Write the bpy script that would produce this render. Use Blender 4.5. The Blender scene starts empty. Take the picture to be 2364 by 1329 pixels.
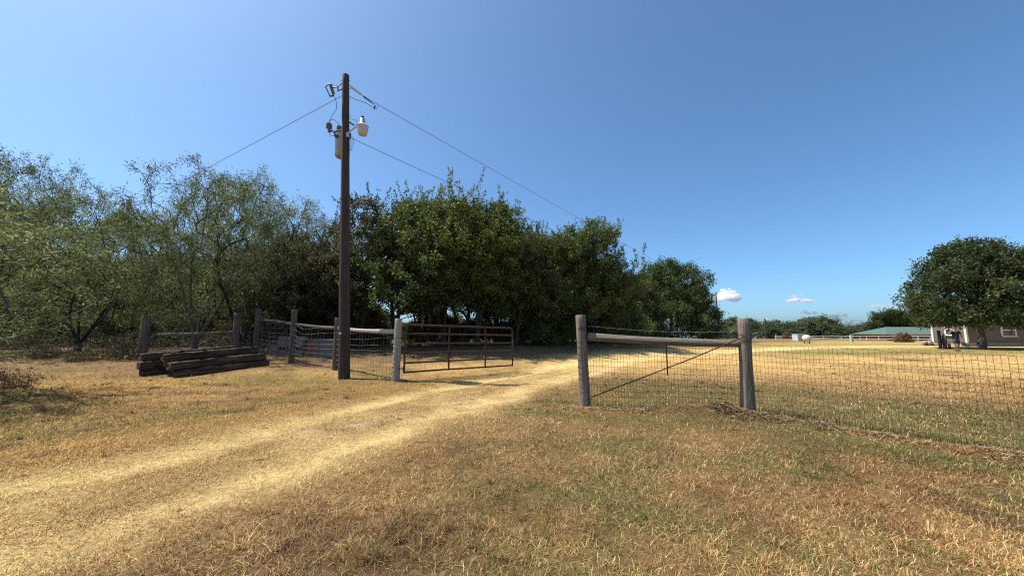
import bpy, bmesh, math, random
import numpy as np
from mathutils import Vector, Matrix, Euler

R = math.radians
random.seed(7)
rng = np.random.default_rng(7)
scene = bpy.context.scene
col = scene.collection

# ------------------------------------------------------------------ camera
CAM_H = 1.45
PITCH = math.atan((764 - 664.5) / 853.7)
cam_d = bpy.data.cameras.new('camera')
cam_d.lens = 13.0
cam_d.sensor_width = 36.0
cam_d.clip_end = 6000
cam_d.clip_start = 0.05
cam = bpy.data.objects.new('camera', cam_d)
cam.location = (0, 0, CAM_H)
cam.rotation_euler = (math.pi / 2 + PITCH, 0, 0)
col.objects.link(cam)
scene.camera = cam

# ------------------------------------------------------------------ sky, sun, exposure
SUN_DIR = Vector((-0.985, 0.17, 0)).normalized()
SUN_EL = R(60)
world = bpy.data.worlds.new('World')
scene.world = world
world.use_nodes = True
wn = world.node_tree
for n in list(wn.nodes):
    wn.nodes.remove(n)
wo = wn.nodes.new('ShaderNodeOutputWorld')
wb = wn.nodes.new('ShaderNodeBackground')
ws = wn.nodes.new('ShaderNodeTexSky')
ws.sky_type = 'NISHITA'
ws.sun_disc = False
ws.sun_elevation = SUN_EL
ws.sun_rotation = math.atan2(SUN_DIR.x, SUN_DIR.y)
ws.altitude = 0
ws.air_density = 0.7
ws.dust_density = 1.5
ws.ozone_density = 8.0
wb.inputs['Strength'].default_value = 0.14
wm = wn.nodes.new('ShaderNodeMix'); wm.data_type = 'RGBA'; wm.blend_type = 'MULTIPLY'; wm.inputs['Factor'].default_value = 1
wm.inputs['B'].default_value = (0.96, 1.14, 1.10, 1)          # camera white balance
wn.links.new(ws.outputs[0], wm.inputs['A'])
wn.links.new(wm.outputs['Result'], wb.inputs[0])
wn.links.new(wb.outputs[0], wo.inputs[0])

sun_d = bpy.data.lights.new('sun', 'SUN')
sun_d.energy = 5.0
sun_d.angle = R(0.53)
sun_d.color = (1.0, 0.93, 0.82)
sun = bpy.data.objects.new('sun', sun_d)
to_sun = Vector((SUN_DIR.x * math.cos(SUN_EL), SUN_DIR.y * math.cos(SUN_EL), math.sin(SUN_EL)))
sun.rotation_euler = to_sun.to_track_quat('Z', 'Y').to_euler()
sun.location = (-30, 5, 50)
col.objects.link(sun)

scene.view_settings.view_transform = 'Standard'
scene.view_settings.look = 'None'
scene.view_settings.exposure = 0.48
scene.view_settings.gamma = 1.0
scene.view_settings.use_curve_mapping = False
scene.render.engine = 'CYCLES'
scene.cycles.max_bounces = 24
scene.cycles.volume_bounces = 24
scene.cycles.glossy_bounces = 3
scene.cycles.transmission_bounces = 4
scene.cycles.diffuse_bounces = 3
scene.cycles.transparent_max_bounces = 12
scene.cycles.use_denoising = False
scene.cycles.pixel_filter_type = 'BLACKMAN_HARRIS'
scene.cycles.filter_width = 1.15
scene.cycles.sample_clamp_indirect = 6.0

# ------------------------------------------------------------------ noise + terrain in numpy
def _hash(ix, iy, seed):
    h = (ix.astype(np.int64) * 374761393 + iy.astype(np.int64) * 668265263 + seed * 1442695041) & 0x7fffffff
    h = ((h ^ (h >> 13)) * 1274126177) & 0x7fffffff
    h = h ^ (h >> 16)
    return (h & 0xffff) / 65535.0

def vnoise(x, y, scale, seed=0):
    x = np.asarray(x, float) * scale
    y = np.asarray(y, float) * scale
    ix = np.floor(x).astype(int); iy = np.floor(y).astype(int)
    fx = x - ix; fy = y - iy
    fx = fx * fx * (3 - 2 * fx); fy = fy * fy * (3 - 2 * fy)
    a = _hash(ix, iy, seed); b = _hash(ix + 1, iy, seed)
    c = _hash(ix, iy + 1, seed); d = _hash(ix + 1, iy + 1, seed)
    return (a * (1 - fx) + b * fx) * (1 - fy) + (c * (1 - fx) + d * fx) * fy

def fbm(x, y, scale, seed=0, octs=4):
    s = 0; a = 0.5; t = 0
    for o in range(octs):
        s = s + a * vnoise(x, y, scale * 2 ** o, seed + 17 * o); t += a; a *= 0.55
    return s / t

def sstep(a, b, x):
    t = np.clip((np.asarray(x, float) - a) / (b - a), 0, 1)
    return t * t * (3 - 2 * t)

DRIVE = np.array([(-30, -16), (-10, -4), (-6.3, 0.8), (-4.1, 3.05), (-3.05, 4.8), (-2.0, 7.2), (-0.4, 10.3), (1.7, 13.4),
                  (4.4, 18.2), (8.3, 22.7), (16.8, 28), (27, 33.5), (36, 36.2), (46, 35.3), (70, 34.5)], float)
FENCE = np.array([(0.75, 7.45), (1.39, 7.18), (4.12, 6.67), (5.87, 4.44), (8.6, 0.95)], float)

def poly_dist(x, y, poly):
    x = np.asarray(x, float); y = np.asarray(y, float)
    best = np.full(x.shape, 1e9); side = np.zeros(x.shape)
    for (x0, y0), (x1, y1) in zip(poly[:-1], poly[1:]):
        dx, dy = x1 - x0, y1 - y0
        L2 = dx * dx + dy * dy
        t = np.clip(((x - x0) * dx + (y - y0) * dy) / L2, 0, 1)
        qx = x - (x0 + t * dx); qy = y - (y0 + t * dy)
        d = np.hypot(qx, qy)
        s = np.sign(dx * qy - dy * qx)
        m = d < best
        best = np.where(m, d, best); side = np.where(m, s, side)
    return best, side

def tracks(x, y):
    d, s = poly_dist(x, y, DRIVE)
    wob = (fbm(x, y, 0.55, 3) - 0.5) * 0.7
    sd = d * s + wob
    half = 0.9
    a = np.exp(-((sd - half) / 0.55) ** 2)
    b = np.exp(-((sd + half) / 0.60) ** 2)
    body = 1 - sstep(1.0, 2.1, np.abs(sd))
    far = sstep(16, 24, y)
    tr = np.maximum(a, b)
    tr = np.maximum(np.maximum(tr * (0.55 + 0.75 * fbm(x, y, 1.1, 5)), 1.0 * body * fbm(x, y, .9, 6)), far * body * (0.6 + 0.5 * fbm(x, y, 0.3, 55)))
    return np.clip(tr, 0, 1), body, sd

def elev_base(x, y):
    x = np.asarray(x, float); y = np.asarray(y, float)
    s = np.where(x < 0, -0.35 * x, -0.6 * x) - 1.05 + 0.65 * (y - 10)
    e = 0.6 * sstep(0.5, 8, s)
    yy = np.clip(y - 36, 0, None)
    e = e - 0.02 * (yy * yy / (yy + 6)) * sstep(12, 26, x)
    return e

def elev(x, y):
    x = np.asarray(x, float); y = np.asarray(y, float)
    e = elev_base(x, y)
    near = 1 - sstep(25, 50, np.hypot(x, y))
    e = e + near * ((fbm(x, y, 0.28, 11, 3) - 0.5) * 0.10 + (fbm(x, y, 1.3, 12, 3) - 0.5) * 0.035)
    tr, body, sd = tracks(x, y)
    e = e - 0.06 * tr * (1 - sstep(14, 25, y))
    d, sfe = poly_dist(x, y, FENCE)
    e = e + (0.03 + 0.06 * np.clip(fbm(x, y, 1.1, 21) * 2 - 0.7, 0, 1)) * np.exp(-((d * sfe + 0.16) / 0.2) ** 2)
    for hx, hy, hh, hr in ((3.05, 6.72, 0.10, 0.34), (3.62, 6.62, 0.14, 0.30), (2.6, 6.8, 0.05, 0.3)):
        e = e + hh * np.exp(-((x - hx) ** 2 + ((y - hy) * 1.5) ** 2) / hr ** 2)
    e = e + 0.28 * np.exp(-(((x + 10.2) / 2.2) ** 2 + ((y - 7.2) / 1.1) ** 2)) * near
    return e

def E(x, y):
    return float(elev(np.array([x]), np.array([y]))[0])

def masks(x, y):
    """track, green, brown (dead, dark), litter"""
    tr, body, sd = tracks(x, y)
    d, sfe = poly_dist(x, y, FENCE)
    fd = d * sfe                                      # >0 : behind the fence
    n1 = fbm(x, y, 0.45, 31); n2 = fbm(x, y, 1.6, 32); n3 = fbm(x, y, 0.12, 33)
    green = np.exp(-((fd - 0.38) / 0.34) ** 2) * 1.0
    green = np.maximum(green, np.exp(-((fd + 0.75) / 0.42) ** 2) * 0.72)
    green = np.maximum(green, 0.62 * sstep(0.3, 0.9, fd) * (1 - sstep(2.2, 4.5, fd)) * sstep(3.5, 7, x))
    green = np.maximum(green, 0.40 * sstep(0.1, 0.6, fd) * (1 - sstep(1.0, 2.4, fd)))
    lawn = sstep(0.2, 0.8, fd) * (1 - sstep(2.6, 5.0, fd + 2.5 * (n1 - .5))) * sstep(1.2, 2.6, x) * np.where(y > 3, 1, 0)
    green = np.maximum(green, lawn * np.clip(0.56 + 0.9 * (n2 - .4), 0.2, .95))
    n4 = fbm(x, y, 1.15, 35)
    fr = sstep(-1.5, 0.6, x) * (1 - sstep(6.0, 6.9, y)) * np.where(fd < 0, 1, 0)
    green = np.maximum(green, fr * np.clip((0.5 * n1 + .5 * n4 - 0.40) * 3.6, 0, 0.8))
    farg = sstep(12, 20, x) * sstep(20, 24, y - 0.1 * (x - 20)) * (1 - sstep(30, 34, y))
    green = np.maximum(green, farg * (0.45 + 0.75 * n1))
    green = np.maximum(green, sstep(15, 30, x) * sstep(37, 42, y) * np.clip(n3 * 1.7 - 0.3, 0, 0.7))
    left = sstep(1.8, 3.0, sd) * (1 - sstep(12, 15, y)) * np.where(x < 0, 1, 0)
    green = np.maximum(green, left * np.clip((n1 - 0.40) * 1.9, 0, 0.45))
    grove = sstep(15, 20, y + 0.4 * np.minimum(-x, 0)) * sstep(1.4, 2.5, sd)
    green = np.maximum(green, grove * 0.55)
    green = green * (1 - 0.95 * np.clip(tr * 1.2, 0, 1)) * (1 - 0.75 * body * (1 - tr))
    brown = 1.5 * np.exp(-(((x + 1.0) / 0.75) ** 4 + ((y - 2.75) / 0.5) ** 4)) * np.clip(n2 * 2.2 - 0.25, 0, 1.2)
    brown = np.maximum(brown, np.clip((n2 - .60) * 6, 0, 1) * .9 * (1 - tr) * np.where(fd < -.3, 1, 0))
    brown = np.maximum(brown, 0.85 * np.exp(-((fd + 0.14) / 0.13) ** 2))
    for hx, hy in ((3.05, 6.72), (3.62, 6.62)):
        brown = np.maximum(brown, 1.0 * np.exp(-((x - hx) ** 2 + ((y - hy) * 1.4) ** 2) / 0.36 ** 2))
    brown = np.maximum(brown, 0.9 * np.clip((n1 - 0.55) * 4, 0, 1) * (1 - tr) * (1 - np.clip(green * 1.4, 0, 1)))
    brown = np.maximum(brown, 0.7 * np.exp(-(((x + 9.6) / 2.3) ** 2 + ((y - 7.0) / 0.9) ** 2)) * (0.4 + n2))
    brown = np.maximum(brown, 1.1 * sstep(2.2, 3.4, fd + 2.5 * (n1 - .5)) * (1 - sstep(4.2, 6.2, fd)) * n1 * sstep(1, 3, x) * np.where(y > 6, 1, 0))
    s = np.where(x < 0, -0.35 * x, -0.6 * x) - 1.05 + 0.65 * (y - 10)
    litter = sstep(2.2, 4.2, s + (n2 - 0.5) * 2) * sstep(1.6, 3.2, sd)
    brown = np.maximum(brown, litter * (0.35 + 0.6 * n2))
    return np.clip(tr, 0, 1), np.clip(green, 0, 1), np.clip(brown, 0, 1), np.clip(litter, 0, 1)

# palette (linear base colours)
PAL = dict(pale=np.array((.76, .545, .245)), gold=np.array((.50, .30, .098)), tan=np.array((.42, .25, .098)),
           dark=np.array((.125, .078, .045)), green=np.array((.15, .165, .045)), deep=np.array((.085, .125, .045)),
           litter=np.array((.23, .145, .08)), russet=np.array((.33, .155, .07)))

BARE = [(-2.95, 5.75, .26, .09), (-2.45, 6.1, .2, .07), (-3.5, 5.35, .14, .05), (5.6, 8.2, .3, .035), (6.4, 7.3, .25, .035)]
def bare_spots(x, y):
    b = np.zeros(np.shape(x))
    for bx_, by_, rx, ry in BARE:
        b = np.maximum(b, np.exp(-(((x - bx_) / rx) ** 2 + ((y - by_) / (ry * 2)) ** 2)))
    return np.clip((b * (.4 + 1.2 * fbm(x, y, 6, 95, 2)) - .42) * 2.2, 0, .8)

def ground_colour(x, y):
    tr, gr, br, li = masks(x, y)
    n = fbm(x, y, 0.7, 41)[:, None]
    left = sstep(-0.5, 1.2, tracks(x, y)[2])[:, None]
    c = (PAL['tan'] * (1 - left) + PAL['gold'] * left) * (0.75 + 0.5 * n)
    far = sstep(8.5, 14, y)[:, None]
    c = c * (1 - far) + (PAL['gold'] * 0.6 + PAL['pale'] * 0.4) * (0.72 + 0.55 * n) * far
    t = tr[:, None]; c = c * (1 - t) + PAL['pale'] * (0.85 + 0.3 * n) * t
    b = br[:, None]; c = c * (1 - .8 * b) + (PAL['dark'] * 1.25) * .8 * b
    g = gr[:, None]; c = c * (1 - .75 * g) + PAL['green'] * .75 * g
    l = li[:, None] * .75; c = c * (1 - l) + PAL['litter'] * l
    bs = bare_spots(x, y)[:, None]; c = c * (1 - bs) + np.array((.50, .39, .27)) * bs
    soil = (1 - bs) * (1 - sstep(9, 20, np.hypot(x, y))[:, None]) * (1 - .62 * t)      # bare soil and old thatch under the near turf
    c = c * (1 - soil * .62) + np.array((.085, .058, .036)) * soil * .62
    return c

# ------------------------------------------------------------------ pixel helpers (real distances, used to size things)
F = 853.7
def at(px, py, Y):
    x = (px - 1182) / F; v = (664.5 - py) / F
    dy = math.cos(PITCH) - v * math.sin(PITCH); dz = math.sin(PITCH) + v * math.cos(PITCH)
    t = Y / dy
    return Vector((x * t, Y, CAM_H + dz * t))

# ------------------------------------------------------------------ materials
MATS = {}
def new_mat(name):
    m = bpy.data.materials.new(name); m.use_nodes = True
    nt = m.node_tree
    for n in list(nt.nodes): nt.nodes.remove(n)
    o = nt.nodes.new('ShaderNodeOutputMaterial')
    MATS[name] = m
    return m, nt, o

def ramp(nt, stops):
    r = nt.nodes.new('ShaderNodeValToRGB')
    e = r.color_ramp.elements
    while len(e) < len(stops): e.new(0.5)
    for i, (p, c) in enumerate(stops):
        e[i].position = p; e[i].color = (*c, 1)
    return r

def pbr(name, c0, c1, scale=8, stretch=(1, 1, 1), rough=0.85, metal=0.0, bump=0.3, bdist=0.01, spec=0.3, detail=6, c2=None, spots=None):
    """two/three-tone noise material in object space with bump"""
    m, nt, o = new_mat(name)
    tc = nt.nodes.new('ShaderNodeTexCoord'); mp = nt.nodes.new('ShaderNodeMapping')
    mp.inputs['Scale'].default_value = stretch
    nt.links.new(tc.outputs['Object'], mp.inputs[0])
    no = nt.nodes.new('ShaderNodeTexNoise'); no.inputs['Scale'].default_value = scale; no.inputs['Detail'].default_value = detail
    no.inputs['Roughness'].default_value = 0.65
    nt.links.new(mp.outputs[0], no.inputs['Vector'])
    st = [(0.3, c0), (0.7, c1)] if c2 is None else [(0.28, c0), (0.5, c1), (0.72, c2)]
    r = ramp(nt, st); nt.links.new(no.outputs['Fac'], r.inputs[0])
    p = nt.nodes.new('ShaderNodeBsdfPrincipled')
    colout = r.outputs[0]
    oi = nt.nodes.new('ShaderNodeObjectInfo')
    hs = nt.nodes.new('ShaderNodeHueSaturation')
    mr = nt.nodes.new('ShaderNodeMapRange'); mr.inputs['To Min'].default_value = 0.86; mr.inputs['To Max'].default_value = 1.12
    nt.links.new(oi.outputs['Random'], mr.inputs['Value']); nt.links.new(mr.outputs[0], hs.inputs['Value'])
    nt.links.new(colout, hs.inputs['Color']); colout = hs.outputs[0]
    if spots:
        n2 = nt.nodes.new('ShaderNodeTexNoise'); n2.inputs['Scale'].default_value = spots[1]; n2.inputs['Detail'].default_value = 4
        nt.links.new(tc.outputs['Object'], n2.inputs['Vector'])
        r2 = ramp(nt, [(spots[2], (0, 0, 0)), (spots[2] + 0.08, (1, 1, 1))]); nt.links.new(n2.outputs['Fac'], r2.inputs[0])
        mx = nt.nodes.new('ShaderNodeMix'); mx.data_type = 'RGBA'
        nt.links.new(r2.outputs[0], mx.inputs['Factor']); nt.links.new(colout, mx.inputs['A']); mx.inputs['B'].default_value = (*spots[0], 1)
        colout = mx.outputs['Result']
    nt.links.new(colout, p.inputs['Base Color'])
    p.inputs['Roughness'].default_value = rough; p.inputs['Metallic'].default_value = metal
    p.inputs['Specular IOR Level'].default_value = spec
    if bump:
        b = nt.nodes.new('ShaderNodeBump'); b.inputs['Strength'].default_value = bump; b.inputs['Distance'].default_value = bdist
        nt.links.new(no.outputs['Fac'], b.inputs['Height']); nt.links.new(b.outputs[0], p.inputs['Normal'])
    nt.links.new(p.outputs[0], o.inputs['Surface'])
    return m

def leaf_mat(name, stops, trans=0.4, tcol=(1.25, 1.3, 0.7), rough=0.55, spec=0.25):
    m, nt, o = new_mat(name)
    a = nt.nodes.new('ShaderNodeAttribute'); a.attribute_name = 'rnd'
    r = ramp(nt, stops); nt.links.new(a.outputs['Fac'], r.inputs[0])
    oi = nt.nodes.new('ShaderNodeObjectInfo')
    hs = nt.nodes.new('ShaderNodeHueSaturation')
    mr = nt.nodes.new('ShaderNodeMapRange'); mr.inputs['To Min'].default_value = 0.78; mr.inputs['To Max'].default_value = 1.18
    nt.links.new(oi.outputs['Random'], mr.inputs['Value']); nt.links.new(mr.outputs[0], hs.inputs['Value'])
    nt.links.new(r.outputs[0], hs.inputs['Color'])
    p = nt.nodes.new('ShaderNodeBsdfPrincipled')
    p.inputs['Roughness'].default_value = rough; p.inputs['Specular IOR Level'].default_value = spec
    nt.links.new(hs.outputs[0], p.inputs['Base Color'])
    t = nt.nodes.new('ShaderNodeBsdfTranslucent')
    mu = nt.nodes.new('ShaderNodeMix'); mu.data_type = 'RGBA'; mu.blend_type = 'MULTIPLY'; mu.inputs['Factor'].default_value = 1
    nt.links.new(hs.outputs[0], mu.inputs['A']); mu.inputs['B'].default_value = (*tcol, 1)
    nt.links.new(mu.outputs['Result'], t.inputs['Color'])
    mx = nt.nodes.new('ShaderNodeMixShader'); mx.inputs[0].default_value = trans
    nt.links.new(p.outputs[0], mx.inputs[1]); nt.links.new(t.outputs[0], mx.inputs[2])
    nt.links.new(mx.outputs[0], o.inputs['Surface'])
    return m

M = {}
M['post_grey'] = pbr('weathered_post_wood', (.06, .046, .034), (.20, .160, .118), 34, (1, 1, .045), bump=1.0, bdist=.02, c2=(.36, .30, .225), spots=((.09, .075, .06), 5, .62))
M['post_pale'] = pbr('bleached_post_wood', (.15, .135, .11), (.33, .305, .26), 34, (1, 1, .045), bump=.9, bdist=.015, c2=(.45, .425, .37), spots=((.16, .13, .10), 4, .66))
M['post_shaded'] = pbr('shaded_weathered_post_wood', (.035, .028, .022), (.105, .085, .065), 34, (1, 1, .045), bump=1.0, bdist=.02, c2=(.20, .165, .13), spots=((.05, .04, .03), 5, .62))  # darker copy of the post wood, tree shade put into its colour
M['rail_wood'] = pbr('weathered_rail_wood', (.12, .105, .09), (.36, .32, .275), 10, (.12, 1, 1), bump=.7, bdist=.012, c2=(.50, .45, .40), spots=((.10, .075, .06), 5, .60))
M['pole_wood'] = pbr('creosote_pole_wood', (.02, .014, .012), (.06, .041, .033), 40, (1, 1, .03), bump=.8, bdist=.012, c2=(.115, .088, .075))
M['tie_wood'] = pbr('creosoted_tie_wood', (.018, .011, .007), (.055, .035, .022), 14, (.08, 1, 1), bump=1.0, bdist=.03, c2=(.17, .11, .07))
M['galv'] = pbr('galvanised_wire', (.10, .095, .085), (.24, .225, .20), 30, rough=.55, metal=.5, bump=0)
M['wire_dark'] = pbr('rusted_fence_wire', (.045, .032, .022), (.12, .085, .06), 30, rough=.75, metal=.25, bump=0)
M['rod'] = pbr('rusted_iron_rod', (.04, .025, .018), (.10, .055, .035), 20, rough=.8, metal=.2, bump=.2)
M['gate_red'] = pbr('rusty_red_gate_paint', (.035, .016, .013), (.068, .028, .021), 7, rough=.6, metal=.1, bump=.15, bdist=.003, c2=(.058, .036, .03), spots=((.09, .045, .028), 12, .60))
M['tank_grey'] = pbr('transformer_grey_enamel', (.27, .28, .28), (.36, .37, .37), 5, rough=.45, bump=.05, spec=.4, spots=((.25, .22, .18), 9, .66))
M['dark_metal'] = pbr('dark_hardware', (.05, .05, .05), (.12, .11, .10), 18, rough=.5, metal=.5, bump=.1)
M['porcelain'] = pbr('brown_grey_porcelain', (.10, .095, .085), (.18, .17, .155), 8, rough=.3, bump=0, spec=.5)
M['polymer'] = pbr('pale_polymer_insulator', (.50, .50, .48), (.62, .62, .60), 8, rough=.5, bump=0)
M['alu'] = pbr('dull_aluminium', (.42, .43, .43), (.56, .57, .57), 12, rough=.42, metal=.6, bump=.05)
M['white'] = pbr('white_paint', (.62, .61, .57), (.76, .75, .72), 6, rough=.6, bump=.05)
M['cream'] = pbr('dull_cream_paint', (.42, .40, .35), (.52, .50, .45), 6, rough=.7, bump=.05)
M['cable'] = pbr('black_cable', (.02, .02, .022), (.045, .045, .045), 10, rough=.6, bump=0)
M['line'] = pbr('bare_aluminium_line', (.13, .135, .14), (.2, .2, .21), 10, rough=.5, metal=.4, bump=0)
M['block'] = pbr('grey_concrete_block', (.11, .10, .085), (.18, .165, .14), 14, bump=.5, bdist=.006, c2=(.23, .21, .18))  # base colour lowered to stand for the shade over the block stack
M['brick'] = pbr('old_red_brick', (.15, .065, .042), (.24, .11, .075), 12, bump=.5, bdist=.005, c2=(.29, .17, .13))
M['slab'] = pbr('pale_grey_board', (.12, .11, .10), (.19, .175, .155), 6, bump=.3, bdist=.004)  # slab tone also darkened for the shade it stands in
M['bark'] = pbr('grey_tree_bark', (.05, .042, .035), (.13, .11, .09), 10, (1, 1, .25), bump=.9, bdist=.03, c2=(.19, .165, .14))
M['bark_dark'] = pbr('dark_tree_bark', (.02, .016, .013), (.06, .048, .038), 10, (1, 1, .25), bump=.9, bdist=.03)
M['twig'] = pbr('grey_dead_twig', (.11, .10, .085), (.24, .215, .185), 9, bump=.3)
M['siding'] = pbr('taupe_house_siding', (.125, .108, .095), (.165, .142, .125), 4, rough=.8, bump=.1)
M['house_brick'] = pbr('dark_red_house_brick', (.15, .065, .05), (.24, .11, .085), 12, bump=.4, c2=(.29, .17, .13))
M['roof_green'] = pbr('green_metal_roofing', (.075, .125, .098), (.11, .165, .133), 3, rough=.45, metal=.1, bump=.05)
M['roof_brown'] = pbr('brown_roof_shingle', (.08, .065, .055), (.14, .115, .10), 10, bump=.4)
M['glass'] = pbr('dark_window_glass', (.03, .04, .05), (.06, .075, .09), 2, rough=.08, bump=0, spec=.8)
M['tank_white'] = pbr('cream_tank_enamel', (.60, .55, .45), (.72, .67, .57), 3, rough=.45, bump=.03, spots=((.42, .34, .24), 6, .66))
M['iron'] = pbr('black_iron', (.016, .016, .017), (.04, .038, .036), 12, rough=.6, metal=.4, bump=.2)
M['skin'] = pbr('tanned_skin', (.25, .14, .09), (.31, .18, .12), 9, rough=.6, bump=0)
M['navy'] = pbr('navy_cotton', (.012, .016, .035), (.024, .03, .06), 14, rough=.9, bump=.2)
M['slate'] = pbr('dark_grey_twill', (.03, .033, .042), (.055, .06, .07), 14, rough=.9, bump=.2)
M['hair'] = pbr('dark_hair', (.02, .014, .01), (.045, .03, .02), 30, rough=.7, bump=.2)
M['shoe'] = pbr('brown_shoe_leather', (.03, .022, .018), (.06, .045, .035), 12, rough=.7, bump=.1)
M['greybox'] = pbr('pale_blue_grey_sheet_metal', (.40, .44, .48), (.52, .56, .60), 5, rough=.5, bump=.05)
M['cedar'] = pbr('reddish_cedar', (.20, .085, .05), (.30, .14, .085), 8, (1, 1, .2), bump=.4)
M['stone'] = pbr('pale_limestone', (.22, .19, .15), (.34, .30, .25), 8, bump=.5)

M['lf_mesq'] = leaf_mat('mesquite_leaf', [(0, (.04, .048, .022)), (.4, (.105, .125, .058)), (.75, (.20, .225, .115)), (1, (.34, .36, .21))], .42)
M['lf_grove'] = leaf_mat('hackberry_leaf', [(0, (.034, .052, .019)), (.45, (.080, .114, .036)), (.8, (.14, .17, .055)), (1, (.27, .26, .08))], .36, spec=.3, rough=.5)
M['lf_yellow'] = leaf_mat('yellowish_leaf', [(0, (.04, .055, .016)), (.45, (.095, .12, .030)), (.8, (.17, .185, .046)), (1, (.30, .26, .06))], .38)
M['lf_grey'] = leaf_mat('dull_brownish_leaf', [(0, (.035, .032, .018)), (.5, (.085, .078, .040)), (.85, (.12, .115, .055)), (1, (.20, .17, .085))], .3)
M['lf_oak'] = leaf_mat('oak_leaf', [(0, (.028, .044, .018)), (.5, (.070, .100, .036)), (.9, (.13, .16, .058)), (1, (.20, .22, .09))], .30, spec=.3, rough=.5)
M['lf_round'] = leaf_mat('fine_dense_leaf', [(0, (.030, .046, .015)), (.5, (.062, .088, .026)), (.9, (.10, .13, .04)), (1, (.15, .165, .055))], .3)
M['lf_far'] = leaf_mat('far_leaf', [(0, (.045, .060, .030)), (.5, (.075, .098, .046)), (1, (.12, .14, .07))], .3)
M['lf_pale'] = leaf_mat('pale_far_leaf', [(0, (.085, .105, .06)), (.5, (.13, .155, .09)), (1, (.19, .21, .13))], .35)
M['lf_dead'] = leaf_mat('russet_dead_leaf', [(0, (.12, .06, .03)), (.5, (.22, .115, .06)), (1, (.32, .19, .10))], .3, tcol=(1.2, 1.0, .7))

# ------------------------------------------------------------------ object helpers
def tag(o, label=None, cat=None, group=None, kind=None):
    if label: o['label'] = label
    if cat: o['category'] = cat
    if group: o['group'] = group
    if kind: o['kind'] = kind
    return o

def empty(name, loc=(0, 0, 0), rot=(0, 0, 0), label=None, cat=None, group=None):
    o = bpy.data.objects.new(name, None); o.empty_display_size = .2
    o.location = loc; o.rotation_euler = rot; col.objects.link(o)
    return tag(o, label, cat, group)

def link_mesh(name, me, mat, parent=None, loc=None, rot=None):
    if mat is not None and not me.materials: me.materials.append(mat)
    o = bpy.data.objects.new(name, me); col.objects.link(o)
    if parent: o.parent = parent
    if loc is not None: o.location = loc
    if rot is not None: o.rotation_euler = rot
    return o

def np_mesh(name, V, faces_flat, nper, attrs=None, smooth=False):
    """fast mesh: V (n,3); faces_flat int array with nper verts a face"""
    me = bpy.data.meshes.new(name)
    V = np.ascontiguousarray(V, np.float32)
    ff = np.ascontiguousarray(faces_flat, np.int32).ravel()
    nf = len(ff) // nper
    me.vertices.add(len(V)); me.vertices.foreach_set('co', V.ravel())
    me.loops.add(len(ff)); me.loops.foreach_set('vertex_index', ff)
    me.polygons.add(nf)
    me.polygons.foreach_set('loop_start', np.arange(nf, dtype=np.int32) * nper)
    me.polygons.foreach_set('loop_total', np.full(nf, nper, np.int32))
    if smooth: me.polygons.foreach_set('use_smooth', np.ones(nf, bool))
    me.update(calc_edges=True)
    for k, (typ, arr) in (attrs or {}).items():
        a = me.attributes.new(k, typ, 'POINT')
        if typ == 'FLOAT': a.data.foreach_set('value', np.ascontiguousarray(arr, np.float32))
        else: a.data.foreach_set('color', np.ascontiguousarray(arr, np.float32).ravel())
    return me

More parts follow.
